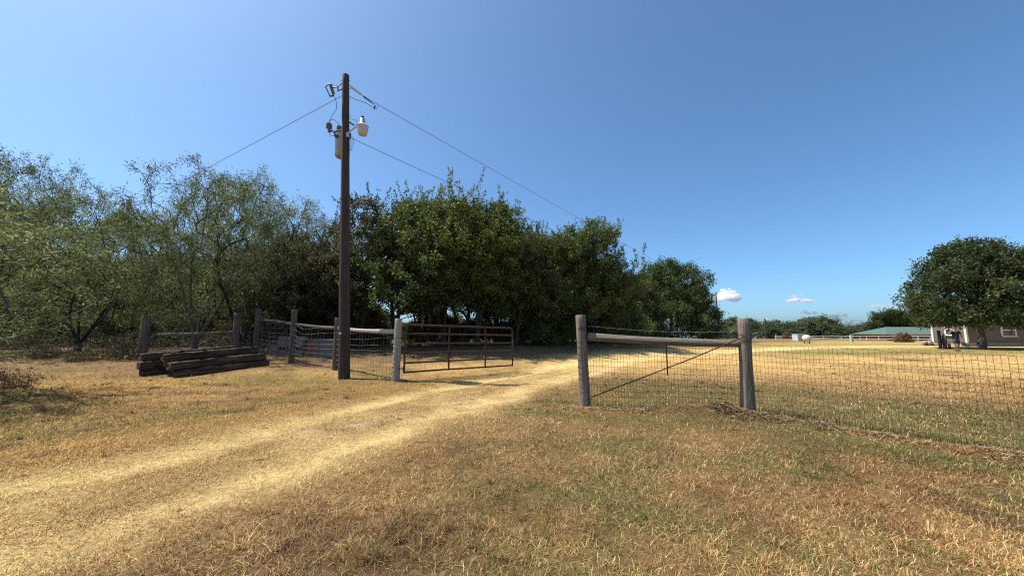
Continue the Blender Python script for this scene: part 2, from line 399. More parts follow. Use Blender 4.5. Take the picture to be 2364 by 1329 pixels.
class MB:
    def __init__(s): s.v = []; s.f = []
    def add(s, v, f):
        n = len(s.v); s.v += [tuple(p) for p in v]; s.f += [tuple(i + n for i in q) for q in f]; return s
    def box(s, c, size, rot=None, bev=0.0):
        hx, hy, hz = [d / 2 for d in size]
        bm = bmesh.new(); bmesh.ops.create_cube(bm, size=1)
        for v in bm.verts: v.co = Vector((v.co.x * size[0], v.co.y * size[1], v.co.z * size[2]))
        if bev: bmesh.ops.bevel(bm, geom=list(bm.edges), offset=bev, segments=1, affect='EDGES')
        mt = (rot if isinstance(rot, Matrix) else Euler(rot or (0, 0, 0)).to_matrix())
        bm.verts.index_update()
        s.add([mt @ v.co + Vector(c) for v in bm.verts], [[v.index for v in f.verts] for f in bm.faces]); bm.free(); return s
    def tube(s, pts, r, sides=8, caps=True):
        pts = [Vector(p) for p in pts]; n = len(pts)
        rs = r if isinstance(r, (list, tuple)) else [r] * n
        vs = []; up = None
        for i, p in enumerate(pts):
            t = (pts[min(i + 1, n - 1)] - pts[max(i - 1, 0)]).normalized()
            if up is None:
                up = Vector((0, 0, 1)) if abs(t.z) < .9 else Vector((1, 0, 0))
            a = t.cross(up)
            if a.length < 1e-6: a = t.cross(Vector((0, 1, 0)))
            a.normalize(); b = a.cross(t).normalized(); up = b
            for k in range(sides):
                an = 2 * math.pi * k / sides
                vs.append(p + (a * math.cos(an) + b * math.sin(an)) * rs[i])
        fs = []
        for i in range(n - 1):
            for k in range(sides):
                k2 = (k + 1) % sides
                fs.append((i * sides + k, i * sides + k2, (i + 1) * sides + k2, (i + 1) * sides + k))
        if caps:
            fs.append(tuple(range(sides))[::-1]); fs.append(tuple((n - 1) * sides + k for k in range(sides)))
        return s.add(vs, fs)
    def lathe(s, prof, sides=20, c=(0, 0, 0), mat=None):
        """prof list of (r,z)"""
        vs = []; fs = []
        mt = mat or Matrix.Identity(3); c = Vector(c)
        for r, z in prof:
            for k in range(sides):
                an = 2 * math.pi * k / sides
                vs.append(mt @ Vector((r * math.cos(an), r * math.sin(an), z)) + c)
        for i in range(len(prof) - 1):
            for k in range(sides):
                k2 = (k + 1) % sides
                fs.append((i * sides + k, i * sides + k2, (i + 1) * sides + k2, (i + 1) * sides + k))
        fs.append(tuple(range(sides))[::-1]); fs.append(tuple((len(prof) - 1) * sides + k for k in range(sides)))
        return s.add(vs, fs)
    def build(s, name, mat, parent=None, loc=None, rot=None, smooth=False):
        me = bpy.data.meshes.new(name); me.from_pydata(s.v, [], s.f)
        if smooth:
            me.polygons.foreach_set('use_smooth', [True] * len(me.polygons))
        me.update()
        o = link_mesh(name, me, mat, parent, loc, rot)
        if smooth:
            try: me.set_sharp_from_angle(angle=R(40))
            except Exception: pass
        return o

def log_mesh(name, p0, p1, r0, r1, sides=22, rings=16, seed=0, groove=.10, rough=.035, chamfer=.012, bend=0.0):
    """a round timber with checks (long cracks) and uneven girth, from p0 to p1"""
    rr = random.Random(seed)
    p0 = Vector(p0); p1 = Vector(p1); ax = (p1 - p0); L = ax.length; q = ax.normalized().to_track_quat('Z', 'Y').to_matrix()
    cracks = [(rr.uniform(0, 6.28), rr.uniform(.05, .13), rr.uniform(0, .6), rr.uniform(.5, 1)) for _ in range(5)]
    ph = [rr.uniform(0, 6.28) for _ in range(8)]
    bdir = rr.uniform(0, 6.28)
    vs = []; fs = []
    zs = [0, chamfer] + [L * i / rings for i in range(1, rings)] + [L - chamfer, L]
    for j, z in enumerate(zs):
        t = z / L; rad = r0 + (r1 - r0) * t
        if j in (0, len(zs) - 1): rad -= chamfer * .8
        ox = bend * math.sin(math.pi * t) * math.cos(bdir); oy = bend * math.sin(math.pi * t) * math.sin(bdir)
        for k in range(sides):
            a = 2 * math.pi * k / sides
            m = 1 + rough * (math.sin(3 * a + ph[0] + 2 * t) * .5 + math.sin(5 * a + ph[1] - 3 * t) * .3 + math.sin(2 * a + ph[2] + 7 * t) * .5 + math.sin(9 * t + ph[3]) * .35)
            for ca, cw, t0, t1 in cracks:
                d = abs((a - ca + math.pi) % (2 * math.pi) - math.pi)
                if d < cw and t0 <= t <= t1 + .01: m -= groove * (1 - d / cw)
            vs.append(p0 + q @ Vector((rad * m * math.cos(a) + ox, rad * m * math.sin(a) + oy, z)))
    n = len(zs)
    for j in range(n - 1):
        for k in range(sides):
            k2 = (k + 1) % sides
            fs.append((j * sides + k, j * sides + k2, (j + 1) * sides + k2, (j + 1) * sides + k))
    # end grain slightly dished
    c0 = len(vs); vs.append(p0 + q @ Vector((0, 0, .006))); c1 = len(vs); vs.append(p0 + q @ Vector((0, 0, L - .006)))
    for k in range(sides):
        k2 = (k + 1) % sides
        fs.append((c0, k2, k)); fs.append((c1, (n - 1) * sides + k, (n - 1) * sides + k2))
    me = bpy.data.meshes.new(name); me.from_pydata([tuple(v) for v in vs], [], fs); me.update()
    me.polygons.foreach_set('use_smooth', [True] * len(me.polygons))
    try: me.set_sharp_from_angle(angle=R(50))
    except Exception: pass
    return me

def log(name, p0, p1, r0, r1, mat, parent=None, **k):
    """object origin at p0, local Z along the log, so that grain runs along it"""
    p0 = Vector(p0); p1 = Vector(p1)
    me = log_mesh(name, (0, 0, 0), (0, 0, (p1 - p0).length), r0, r1, **k)
    o = link_mesh(name, me, mat, parent, p0)
    o.rotation_euler = (p1 - p0).to_track_quat('Z', 'Y').to_euler()
    return o

# ================================================================== GROUND
def axis_coords(lo, hi, step, far, growth=1.16):
    a = list(np.arange(lo, hi + 1e-6, step))
    s = step; p = hi; up = []
    while p < far:
        s *= growth; p += s; up.append(p)
    s = step; p = lo; dn = []
    while p > -far:
        s *= growth; p -= s; dn.append(p)
    return np.array(dn[::-1] + a + up)
gx = axis_coords(-14, 14, .13, 900, 1.07)
gy = axis_coords(1.2, 19, .13, 900, 1.06)
GX, GY = np.meshgrid(gx, gy)
fx, fy = GX.ravel(), GY.ravel()
GV = np.stack([fx, fy, elev(fx, fy)], 1)
nx, ny = len(gx), len(gy)
ii = (np.arange(ny - 1)[:, None] * nx + np.arange(nx - 1)[None, :]).ravel()
GFc = np.stack([ii, ii + 1, ii + 1 + nx, ii + nx], 1)
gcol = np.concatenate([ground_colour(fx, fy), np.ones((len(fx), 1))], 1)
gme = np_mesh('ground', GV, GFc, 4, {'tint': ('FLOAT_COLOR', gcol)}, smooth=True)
m, nt, o = new_mat('dry_turf_and_dirt')
a = nt.nodes.new('ShaderNodeAttribute'); a.attribute_name = 'tint'
geo = nt.nodes.new('ShaderNodeNewGeometry')
n1 = nt.nodes.new('ShaderNodeTexNoise'); n1.inputs['Scale'].default_value = 22; n1.inputs['Detail'].default_value = 6; n1.inputs['Roughness'].default_value = .7
n2 = nt.nodes.new('ShaderNodeTexNoise'); n2.inputs['Scale'].default_value = 2.3; n2.inputs['Detail'].default_value = 6; n2.inputs['Roughness'].default_value = .65
nt.links.new(geo.outputs['Position'], n1.inputs['Vector']); nt.links.new(geo.outputs['Position'], n2.inputs['Vector'])
r1 = ramp(nt, [(.28, (.42, .40, .38)), (.72, (1.35, 1.35, 1.3))]); nt.links.new(n1.outputs['Fac'], r1.inputs[0])
r2 = ramp(nt, [(.3, (.72, .70, .66)), (.7, (1.22, 1.22, 1.2))]); nt.links.new(n2.outputs['Fac'], r2.inputs[0])
mu = nt.nodes.new('ShaderNodeMix'); mu.data_type = 'RGBA'; mu.blend_type = 'MULTIPLY'; mu.inputs['Factor'].default_value = 1
mv = nt.nodes.new('ShaderNodeMix'); mv.data_type = 'RGBA'; mv.blend_type = 'MULTIPLY'; mv.inputs['Factor'].default_value = 1
nt.links.new(a.outputs['Color'], mu.inputs['A']); nt.links.new(r1.outputs[0], mu.inputs['B'])
nt.links.new(mu.outputs['Result'], mv.inputs['A']); nt.links.new(r2.outputs[0], mv.inputs['B'])
p = nt.nodes.new('ShaderNodeBsdfPrincipled'); p.inputs['Roughness'].default_value = .95; p.inputs['Specular IOR Level'].default_value = .1
b = nt.nodes.new('ShaderNodeBump'); b.inputs['Strength'].default_value = .9; b.inputs['Distance'].default_value = .04
nt.links.new(n1.outputs['Fac'], b.inputs['Height']); nt.links.new(b.outputs[0], p.inputs['Normal'])
nt.links.new(mv.outputs['Result'], p.inputs['Base Color']); nt.links.new(p.outputs[0], o.inputs['Surface'])
ground = link_mesh('ground', gme, m)
tag(ground, 'dry golden and green pasture ground with a worn two-track drive', 'ground', kind='structure')

# ================================================================== GRASS (real blades)
def grass():
    Ps = []
    bands = [(1.6, 3.4, 8200), (3.4, 5, 5200), (5, 7.5, 2500), (7.5, 11, 1000), (11, 16, 360), (16, 26, 90), (26, 40, 30)]
    for y0, y1, den in bands:
        w1 = 1.5 * y1 + 1.2
        n = int((y1 - y0) * 2 * w1 * den)
        y = rng.uniform(y0, y1, n); x = rng.uniform(-w1, w1, n)
        k = np.abs(x) < 1.48 * y + 1.0
        Ps.append(np.stack([x[k], y[k]], 1))
    ntf = 420                                        # taller individual tufts
    ty = 2 + 11 * rng.random(ntf) ** .8; tx = rng.uniform(-1.4, 1.4, ntf) * ty
    tp = np.repeat(np.stack([tx, ty], 1), 34, 0) + rng.normal(0, .022, (ntf * 34, 2))
    dx_, dy_ = rng.normal(-1.0, .42, 90), rng.normal(2.8, .25, 90)     # dead brown tussocks near the camera
    tp = np.concatenate([tp, np.repeat(np.stack([dx_, dy_], 1), 60, 0) + rng.normal(0, .026, (90 * 60, 2))])
    ntuft = len(tp); Ps.append(tp)
    P = np.concatenate(Ps); x, y = P[:, 0], P[:, 1]
    tr, gr, br, li = masks(x, y)
    dfe, sfe = poly_dist(x, y, FENCE); fd = dfe * sfe
    clump = fbm(x, y, 7.0, 71, 2)
    istuft = np.zeros(len(x), bool); istuft[-ntuft:] = True
    keep = istuft & (tr < .5) | (rng.random(len(x)) < np.clip(-.1 + 1.75 * clump - .25 * li + .15 * tr - .12 * br * (y < 8) - .9 * bare_spots(x, y), .03, 1))
    istuft = istuft[keep]
    P, tr, gr, br, li, fd, clump = P[keep], tr[keep], gr[keep], br[keep], li[keep], fd[keep], clump[keep]
    x, y = P[:, 0], P[:, 1]; n = len(x)
    z = elev(x, y)
    dist = np.hypot(x, y)
    ln = rng.gamma(6, .0095, n) * (1 - .45 * tr) * (.75 + .5 * clump)
    tall = np.exp(-((fd - .3) / .25) ** 2) * gr
    ln = ln * (1 + 1.3 * tall) + .012
    straw = rng.random(n) < .035
    ln = np.where(straw, ln * rng.uniform(1.1, 1.6, n), ln) * .76
    ln = np.where(istuft, ln * rng.uniform(1.2, 2.1, n), ln)
    wd = (.0017 + .00068 * dist) * rng.uniform(.7, 1.3, n)
    az = rng.uniform(0, 2 * np.pi, n)
    lean = rng.beta(2.2, 2.0, n) * 1.35 + .15
    lean = np.where(straw | (rng.random(n) < tr * .6), rng.uniform(1.15, 1.5, n), lean)
    lean = lean * (1 - .45 * tall) * np.where(istuft, .7, 1)
    d = np.stack([np.cos(az) * np.sin(lean), np.sin(az) * np.sin(lean), np.cos(lean)], 1)
    l2 = np.clip(lean + rng.uniform(.2, .8, n), 0, 1.62)
    d2 = np.stack([np.cos(az) * np.sin(l2), np.sin(az) * np.sin(l2), np.cos(l2)], 1)
    sa = az + np.pi / 2 + rng.uniform(-.5, .5, n)
    side = np.stack([np.cos(sa), np.sin(sa), np.zeros(n)], 1) * (wd / 2)[:, None]
    b0 = np.stack([x, y, z - .004], 1)
    mid = b0 + d * (ln * .5)[:, None]
    tip = mid + d2 * (ln * .5)[:, None]
    V = np.stack([b0 - side, b0 + side, mid + side * .8, tip, mid - side * .8], 1)   # 5 verts
    base = np.arange(n)[:, None] * 5
    Fq = np.stack([base[:, 0], base[:, 0] + 1, base[:, 0] + 2, base[:, 0] + 4], 1)
    # colour: choose palette by masks
    u = rng.random(n)
    left = sstep(-0.5, 1.2, tracks(x, y)[2])
    warm = PAL['tan'][None] * (1 - left[:, None]) + PAL['gold'][None] * left[:, None]
    c = warm * 1.12
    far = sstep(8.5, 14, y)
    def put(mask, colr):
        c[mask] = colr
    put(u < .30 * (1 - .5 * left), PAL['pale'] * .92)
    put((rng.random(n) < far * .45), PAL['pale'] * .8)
    put((rng.random(n) < tr * .9), PAL['pale'] * 1.05)
    put((rng.random(n) < br * .80), PAL['dark'] * 1.6)
    put((rng.random(n) < br * .36), PAL['tan'] * 1.15)
    ru = np.clip((fbm(x, y, .85, 36) - .52) * 5, 0, 1) * (1 - tr)
    put((rng.random(n) < ru * .55), PAL['russet'])
    put((rng.random(n) < gr * .80), PAL['green'] * 1.1)
    put((rng.random(n) < gr * .28), PAL['deep'] * 1.1)
    put(straw & (rng.random(n) > gr * .6), PAL['pale'] * 1.1)
    vr = rng.uniform(.30, 1.05, n) * 1.45; ff = sstep(12, 26, dist) * .75; vr = vr * (1 - ff) + ff
    c = c * vr[:, None] * (.66 + .68 * fbm(x, y, .9, 77)[:, None]) * (.80 + .4 * fbm(x, y, 4.5, 78, 2)[:, None])
    c = c * (1 + rng.normal(0, .05, (n, 3)))
    C = np.repeat(np.concatenate([np.clip(c, .01, .9), np.ones((n, 1))], 1), 5, 0)
    V = V.reshape(-1, 3)
    # quad + tip triangle as two face lists: make tris only
    i = np.arange(n) * 5
    T = np.concatenate([np.stack([i, i + 1, i + 2], 1), np.stack([i, i + 2, i + 4], 1), np.stack([i + 4, i + 2, i + 3], 1)])
    return np_mesh('grass', V, T, 3, {'tint': ('FLOAT_COLOR', C)}), n
m, nt, o = new_mat('grass_blade')
a = nt.nodes.new('ShaderNodeAttribute'); a.attribute_name = 'tint'
p = nt.nodes.new('ShaderNodeBsdfPrincipled'); p.inputs['Roughness'].default_value = .7; p.inputs['Specular IOR Level'].default_value = .2
t = nt.nodes.new('ShaderNodeBsdfTranslucent'); mx = nt.nodes.new('ShaderNodeMixShader'); mx.inputs[0].default_value = .35
nt.links.new(a.outputs['Color'], p.inputs['Base Color']); nt.links.new(a.outputs['Color'], t.inputs['Color'])
nt.links.new(p.outputs[0], mx.inputs[1]); nt.links.new(t.outputs[0], mx.inputs[2]); nt.links.new(mx.outputs[0], o.inputs['Surface'])
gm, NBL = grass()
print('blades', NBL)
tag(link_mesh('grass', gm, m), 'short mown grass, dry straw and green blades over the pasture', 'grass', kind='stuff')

def thatch():
    """raked-up dead straw along the foot of the right-hand fence"""
    n = 16000
    seg = np.linalg.norm(FENCE[1:] - FENCE[:-1], axis=1); cs = np.concatenate([[0], np.cumsum(seg)])
    u = rng.uniform(0, cs[-1], n); k = np.clip(np.searchsorted(cs, u) - 1, 0, len(seg) - 1); t = (u - cs[k]) / seg[k]
    d = (FENCE[k + 1] - FENCE[k]) / seg[k][:, None]; nn = np.stack([-d[:, 1], d[:, 0]], 1)
    p = FENCE[k] + (FENCE[k + 1] - FENCE[k]) * t[:, None]
    heap = np.zeros(n)
    for hx, hy, w in ((3.05, 6.72, .34), (3.62, 6.62, .36), (2.6, 6.8, .3), (4.35, 6.4, .35), (4.75, 5.85, .3)):
        heap = np.maximum(heap, np.exp(-((p[:, 0] - hx) ** 2 + (p[:, 1] - hy) ** 2) / w ** 2))
    patch = fbm(p[:, 0], p[:, 1], 1.4, 91)
    keep = rng.random(n) < np.clip((patch - .46) * 4.5 + heap, .05, 1)
    p, nn, d, heap, patch = p[keep], nn[keep], d[keep], heap[keep], patch[keep]; n = len(p)
    offs = rng.normal(-.17, .13, n) + (fbm(p[:, 0], p[:, 1], .9, 93) - .5) * .5
    p = p + nn * offs[:, None]
    z = elev(p[:, 0], p[:, 1]) + rng.random(n) ** 1.6 * (.012 + .05 * heap)
    L = rng.gamma(4, .022, n) + .02
    az = np.where(rng.random(n) < .55, np.arctan2(d[:, 1], d[:, 0]) + rng.normal(0, .5, n), rng.uniform(0, 6.28, n)); el = rng.normal(.05, .28, n)
    v = np.stack([np.cos(az) * np.cos(el), np.sin(az) * np.cos(el), np.sin(el)], 1)
    w = np.stack([-np.sin(az), np.cos(az), rng.normal(0, .4, n)], 1) * (rng.uniform(.003, .008, n))[:, None]
    b0 = np.stack([p[:, 0], p[:, 1], z], 1) - v * (L / 2)[:, None]; b2 = b0 + v * L[:, None]; mid = (b0 + b2) / 2 + rng.normal(0, .012, (n, 3)); mid[:, 2] += .012
    V = np.stack([b0, mid - w, mid + w, b2], 1).reshape(-1, 3)
    i = np.arange(n) * 4
    T = np.concatenate([np.stack([i, i + 1, i + 2], 1), np.stack([i + 1, i + 3, i + 2], 1)])
    dark = np.clip(heap * .55 + (rng.random(n) < .22), 0, 1)[:, None]
    c = (np.array((.44, .30, .165)) * (1 - dark) + np.array((.10, .062, .038)) * dark) * rng.uniform(.6, 1.4, n)[:, None]
    light = rng.random(n) < .10; c[light] = np.array((.56, .43, .27))
    C = np.repeat(np.concatenate([c, np.ones((n, 1))], 1), 4, 0)
    o = link_mesh('dead_thatch', np_mesh('dead_thatch', V, T, 3, {'tint': ('FLOAT_COLOR', C)}), MATS['grass_blade'])
    tag(o, 'raked brown dead thatch heaped along the foot of the right fence', 'thatch', kind='stuff')
thatch()

# ================================================================== UTILITY POLE
def utility_pole():
    base = Vector((-5.04, 11.34, E(-5.04, 11.34)))
    lean = math.atan2(.46, 9.8)
    root = empty('utility_pole', base, (0, -lean, 0), 'tall dark wooden utility pole with grey transformer and yard light beside the gate fence', 'utility pole')
    H = 9.84
    log('pole_shaft', (0, 0, -.3), (0, 0, H), .172, .105, M['pole_wood'], root, sides=28, rings=30, seed=3, groove=.07, rough=.02)
    # transformer behind the pole
    tank = MB().lathe([(.0, 7.17), (.20, 7.18), (.225, 7.21), (.225, 7.97), (.235, 7.98), (.235, 8.02), (.20, 8.05), (.0, 8.07)], 28, (-.27, .38, 0)).build('transformer_tank', M['tank_grey'], root, smooth=True)
    MB().lathe([(.232, 7.975), (.246, 7.98), (.246, 8.015), (.232, 8.02)], 28, (-.27, .38, 0)).build('lid_band', M['dark_metal'], tank)
    for z in (7.35, 7.82):
        MB().box((-.16, .155, z), (.10, .10, .06), bev=.008).build('mounting_lug', M['tank_grey'], tank)
    bush = MB().lathe([(.035, 8.05), (.035, 8.10), (.075, 8.11), (.075, 8.125), (.045, 8.14), (.08, 8.17), (.085, 8.185), (.045, 8.20), (.08, 8.235), (.08, 8.25), (.03, 8.265), (.02, 8.31), (0, 8.32)], 16, (-.37, .36, 0)).build('high_voltage_bushing', M['porcelain'], tank, smooth=True)
    MB().lathe([(.05, -.03), (.06, -.02), (.06, .03), (.03, .05), (.03, .09)], 12, (-.36, .14, 7.80), Matrix.Rotation(R(90), 3, 'X')).build('low_voltage_bushing', M['dark_metal'], tank, smooth=True)
    # lightning arrester on a bracket
    ar = MB().lathe([(.045, 8.05), (.05, 8.16), (.095, 8.18), (.095, 8.195), (.055, 8.21), (.098, 8.245), (.098, 8.26), (.055, 8.275), (.09, 8.31), (.09, 8.325), (.03, 8.34), (.015, 8.40), (0, 8.40)], 16, (-.68, .30, 0)).build('lightning_arrester', M['porcelain'], root, smooth=True)
    MB().tube([(-.68, .30, 8.07), (-.64, .30, 8.05), (-.57, .31, 8.10), (-.53, .32, 8.06), (-.50, .34, 7.96)], .026, 8).build('arrester_bracket', M['dark_metal'], ar, smooth=True)
    MB().tube([(-.68, .30, 8.05), (-.66, .30, 7.97), (-.59, .31, 7.92), (-.50, .34, 7.93)], .007, 6).build('ground_lead', M['cable'], ar)
    # fuse cutout
    cut = empty('fuse_cutout'); cut.parent = root
    tilt = Matrix.Rotation(R(17), 3, 'Y')
    prof = [(.02, 0)]
    for k in range(8):
        z = .03 + k * .045; prof += [(.035, z), (.052, z + .012), (.052, z + .02), (.035, z + .032)]
    prof += [(.02, .41)]
    MB().lathe(prof, 14, (-.40, .02, 9.17), Matrix.Rotation(R(-17), 3, 'Y')).build('insulator_body', M['porcelain'], cut, smooth=True)
    MB().tube([(-.52, .0, 9.12), (-.66, .0, 9.45)], .018, 8).build('fuse_tube', M['dark_metal'], cut, smooth=True)
    MB().tube([(-.52, .02, 9.57), (-.60, .01, 9.53), (-.68, .0, 9.46)], .022, 8).build('upper_contact', M['dark_metal'], cut)
    MB().tube([(-.41, .02, 9.16), (-.46, .01, 9.12), (-.53, .0, 9.12)], .026, 8).build('lower_hinge', M['dark_metal'], cut)
    br = MB().tube([(-.44, .02, 9.42), (-.27, .02, 9.46)], .018, 8).tube([(-.27, .02, 9.46), (-.09, .0, 9.58)], .018, 8).tube([(-.27, .02, 9.47), (-.26, .02, 9.29)], .02, 8).tube([(-.26, .02, 9.31), (-.08, .0, 9.34)], .018, 8)
    br.build('mounting_bracket', M['dark_metal'], cut)
    MB().tube([(-.40, .02, 9.15), (-.36, .05, 9.05), (-.335, .08, 8.92), (-.35, .12, 8.75), (-.50, .20, 8.60), (-.64, .28, 8.47), (-.68, .30, 8.39)], .008, 6).build('jumper_wire', M['cable'], root)
    MB().tube([(-.68, .30, 8.40), (-.62, .31, 8.49), (-.53, .33, 8.49), (-.44, .35, 8.42), (-.37, .36, 8.31)], .008, 6).build('jumper_wire', M['cable'], root)
    MB().tube([(-.53, .02, 9.58), (-.42, .0, 9.52), (-.33, -.02, 9.46), (-.1, -.08, 9.40)], .006, 6).build('jumper_wire', M['cable'], root)
    # dead end insulator string towards the far line
    ins = empty('dead_end_insulator'); ins.parent = root
    A = Vector((.10, .02, 9.49)); D = Vector((.46, .12, -.36)).normalized(); q = D.to_track_quat('Z', 'Y').to_matrix()
    prof = [(.012, 0), (.012, .06)]
    for k in range(9):
        z = .08 + k * .045; prof += [(.018, z), (.045, z + .010), (.045, z + .016), (.018, z + .026)]
    prof += [(.012, .5), (.012, .56), (0, .56)]
    MB().lathe(prof, 12, A, q).build('shed_string', M['polymer'], ins, smooth=True)
    MB().tube([A + D * .55, A + D * .62, A + D * .98], [.022, .03, .012], 8).build('clamp', M['dark_metal'], ins)
    e = A + D * 1.0
    MB().tube([(.09, .05, 9.12), (.3, .1, 9.02), (.6, .16, 8.93), e + Vector((-.03, 0, -.10)), e + Vector((.06, .02, -.14)), e + Vector((.10, .02, -.03))], .008, 6).build('jumper_wire', M['cable'], root)
    MB().box(e + Vector((0, 0, -.09)), (.035, .03, .13), (0, R(15), 0)).build('hot_line_clamp', M['dark_metal'], root)
    # yard light
    yl = empty('yard_light'); yl.parent = root; yl.location.z = -.10
    MB().tube([(.10, -.08, 7.83), (.16, -.10, 7.87), (.30, -.13, 7.96), (.46, -.16, 8.03)], .022, 10).build('arm', M['alu'], yl, smooth=True)
    MB().box((.115, -.085, 7.80), (.09, .05, .16), bev=.01).build('arm_plate', M['alu'], yl)
    cx, cy = .63, -.18
    MB().lathe([(0, 8.02), (.13, 8.02), (.125, 8.06), (.085, 8.12), (.08, 8.24), (.06, 8.27), (0, 8.27)], 20, (cx, cy, 0)).build('ballast_housing', M['alu'], yl, smooth=True)
    MB().lathe([(0, 8.27), (.045, 8.27), (.045, 8.33), (.038, 8.345), (0, 8.345)], 14, (cx, cy, 0)).build('photocell', M['iron'], yl, smooth=True)
    MB().lathe([(.185, 7.995), (.19, 8.005), (.17, 8.03), (.12, 8.045)], 24, (cx, cy, 0)).build('reflector_rim', M['white'], yl, smooth=True)
    m, nt, o = new_mat('prismatic_lamp_lens')
    p = nt.nodes.new('ShaderNodeBsdfPrincipled'); p.inputs['Base Color'].default_value = (.62, .60, .57, 1); p.inputs['Roughness'].default_value = .3
    tr = nt.nodes.new('ShaderNodeBsdfTranslucent'); tr.inputs['Color'].default_value = (.75, .74, .72, 1)
    mx = nt.nodes.new('ShaderNodeMixShader'); mx.inputs[0].default_value = .4
    nt.links.new(p.outputs[0], mx.inputs[1]); nt.links.new(tr.outputs[0], mx.inputs[2]); nt.links.new(mx.outputs[0], o.inputs['Surface'])
    MB().lathe([(.178, 7.998), (.172, 7.93), (.155, 7.82), (.14, 7.74), (.12, 7.715), (0, 7.705)], 24, (cx, cy, 0)).build('lens', m, yl, smooth=True)
    MB().tube([(.11, .0, 8.40), (.2, -.05, 8.38), (.3, -.1, 8.30), (.40, -.13, 8.26), (.44, -.15, 8.14), (.42, -.15, 8.05)], .006, 6).build('supply_wire', M['cable'], yl)
    # secondary clevis + hanging leads on the right of the pole
    MB().tube([(.10, -.02, 8.20), (.20, 0, 8.12), (.28, .02, 8.07)], .028, 8).build('spool_insulator', M['porcelain'], root, smooth=True)
    MB().tube([(.12, -.06, 7.80), (.19, -.06, 7.74), (.19, -.06, 7.60), (.14, -.05, 7.58)], .02, 8).build('service_clevis', M['dark_metal'], root)
    for k, (dx, zb) in enumerate(((.19, 7.32), (.23, 7.18), (.28, 7.22))):
        MB().tube([(.17, -.06, 7.75), (dx, -.06, 7.6), (dx + .01, -.05, 7.4), (dx - .02, -.05, zb), (dx - .06, -.04, zb - .03), (.14, -.03, zb + .1)], .005, 6).build('service_lead', M['cable'], root)
    for k, z in enumerate((9.62, 9.35, 8.98, 8.38, 7.9)):
        s = -1 if k % 2 else 1
        MB().tube([(-.17 if k != 2 else -.12, -.02, z + .02), (.16, .0, z)], .009, 6).build('through_bolt', M['dark_metal'], root)
    MB().lathe([(0, 0), (.035, 0), (.035, .006), (0, .006)], 14, (-.05, -.168, 1.36), Matrix.Rotation(R(90), 3, 'X')).build('round_tag', M['white'], root)
    return root, base
pole_root, pole_base = utility_pole()

def power_line(name, a, b, sag, r, label, group=None):
    a = Vector(a); b = Vector(b); n = 40
    pts = [a.lerp(b, (k / n) ** 1.4) - Vector((0, 0, sag * 4 * ((k / n) ** 1.4) * (1 - (k / n) ** 1.4))) for k in range(n + 1)]
    return tag(MB().tube(pts, r, 5).build(name, M['line'], smooth=True), label, 'wire', group)
def pole_pt(x, y, z):
    return pole_base + Euler((0, -math.atan2(.46, 9.8), 0)).to_matrix() @ Vector((x, y, z))
FAR_POLE = (40.0, 72.0)
power_line('power_line', pole_pt(.10 + .46, .02 + .12, 9.13), (FAR_POLE[0], FAR_POLE[1], 9.0), .25, .010, 'upper wire running from the insulator on the pole to the right')
power_line('power_line', pole_pt(.2, 0, 7.62), (FAR_POLE[0] - .1, FAR_POLE[1], 8.2), .5, .010, 'lower wire running right from below the yard light behind the trees')
power_line('power_line', pole_pt(-.1, 0, 9.12), (-89, 60, 8.6), .5, .010, 'wire running left from the utility pole above the feathery trees')

# ================================================================== FENCES
def wire_mesh_part(name, parent, pts, top, bot, hs, vstep, rad, mat, seed=0, hz=None, sag=.02):
    """woven wire following ground points pts (list of xy); top/bot lists of z above ground at points"""
    rr = random.Random(seed)
    pts = [Vector((p[0], p[1])) for p in pts]
    L = [0]
    for i in range(1, len(pts)): L.append(L[-1] + (pts[i] - pts[i - 1]).length)
    def pos(s):
        for i in range(1, len(pts)):
            if s <= L[i] + 1e-6:
                t = (s - L[i - 1]) / max(1e-6, L[i] - L[i - 1]); p = pts[i - 1].lerp(pts[i], t)
                return p, bot[i - 1] + (bot[i] - bot[i - 1]) * t, top[i - 1] + (top[i] - top[i - 1]) * t
        return pts[-1], bot[-1], top[-1]
    n = int(L[-1] / vstep)
    xs = []
    for i in range(n + 1):
        p, zb, zt = pos(min(L[-1], i * vstep))
        ph = i / max(1, n)
        w = sag * math.sin(math.pi * ((i * vstep / 1.35) % 1))
        xs.append((p, zb, zt - w * 1.0))
    hz = hz or [k / hs for k in range(hs + 1)]
    grid = []
    nd = [Vector((rr.gauss(0, .004), rr.gauss(0, .006), 0)) for _ in xs]
    for j, h in enumerate(hz):
        row = []
        for i, (p, zb, zt) in enumerate(xs):
            wig = .006 * math.sin(i * .9 + j * 2.1) + rr.gauss(0, .003)
            row.append(Vector((p.x, p.y, zb + (zt - zb) * h + wig)) + nd[i] * (1 + .3 * math.sin(j)))
        grid.append(row)
    mb = MB()
    for row in grid: mb.tube(row, rad, 4, False)
    for i in range(len(xs)):
        mb.tube([grid[j][i] for j in range(0, len(hz))], rad, 4, False)
    o = mb.build(name, mat, parent); o['kind'] = 'stuff'
    return o

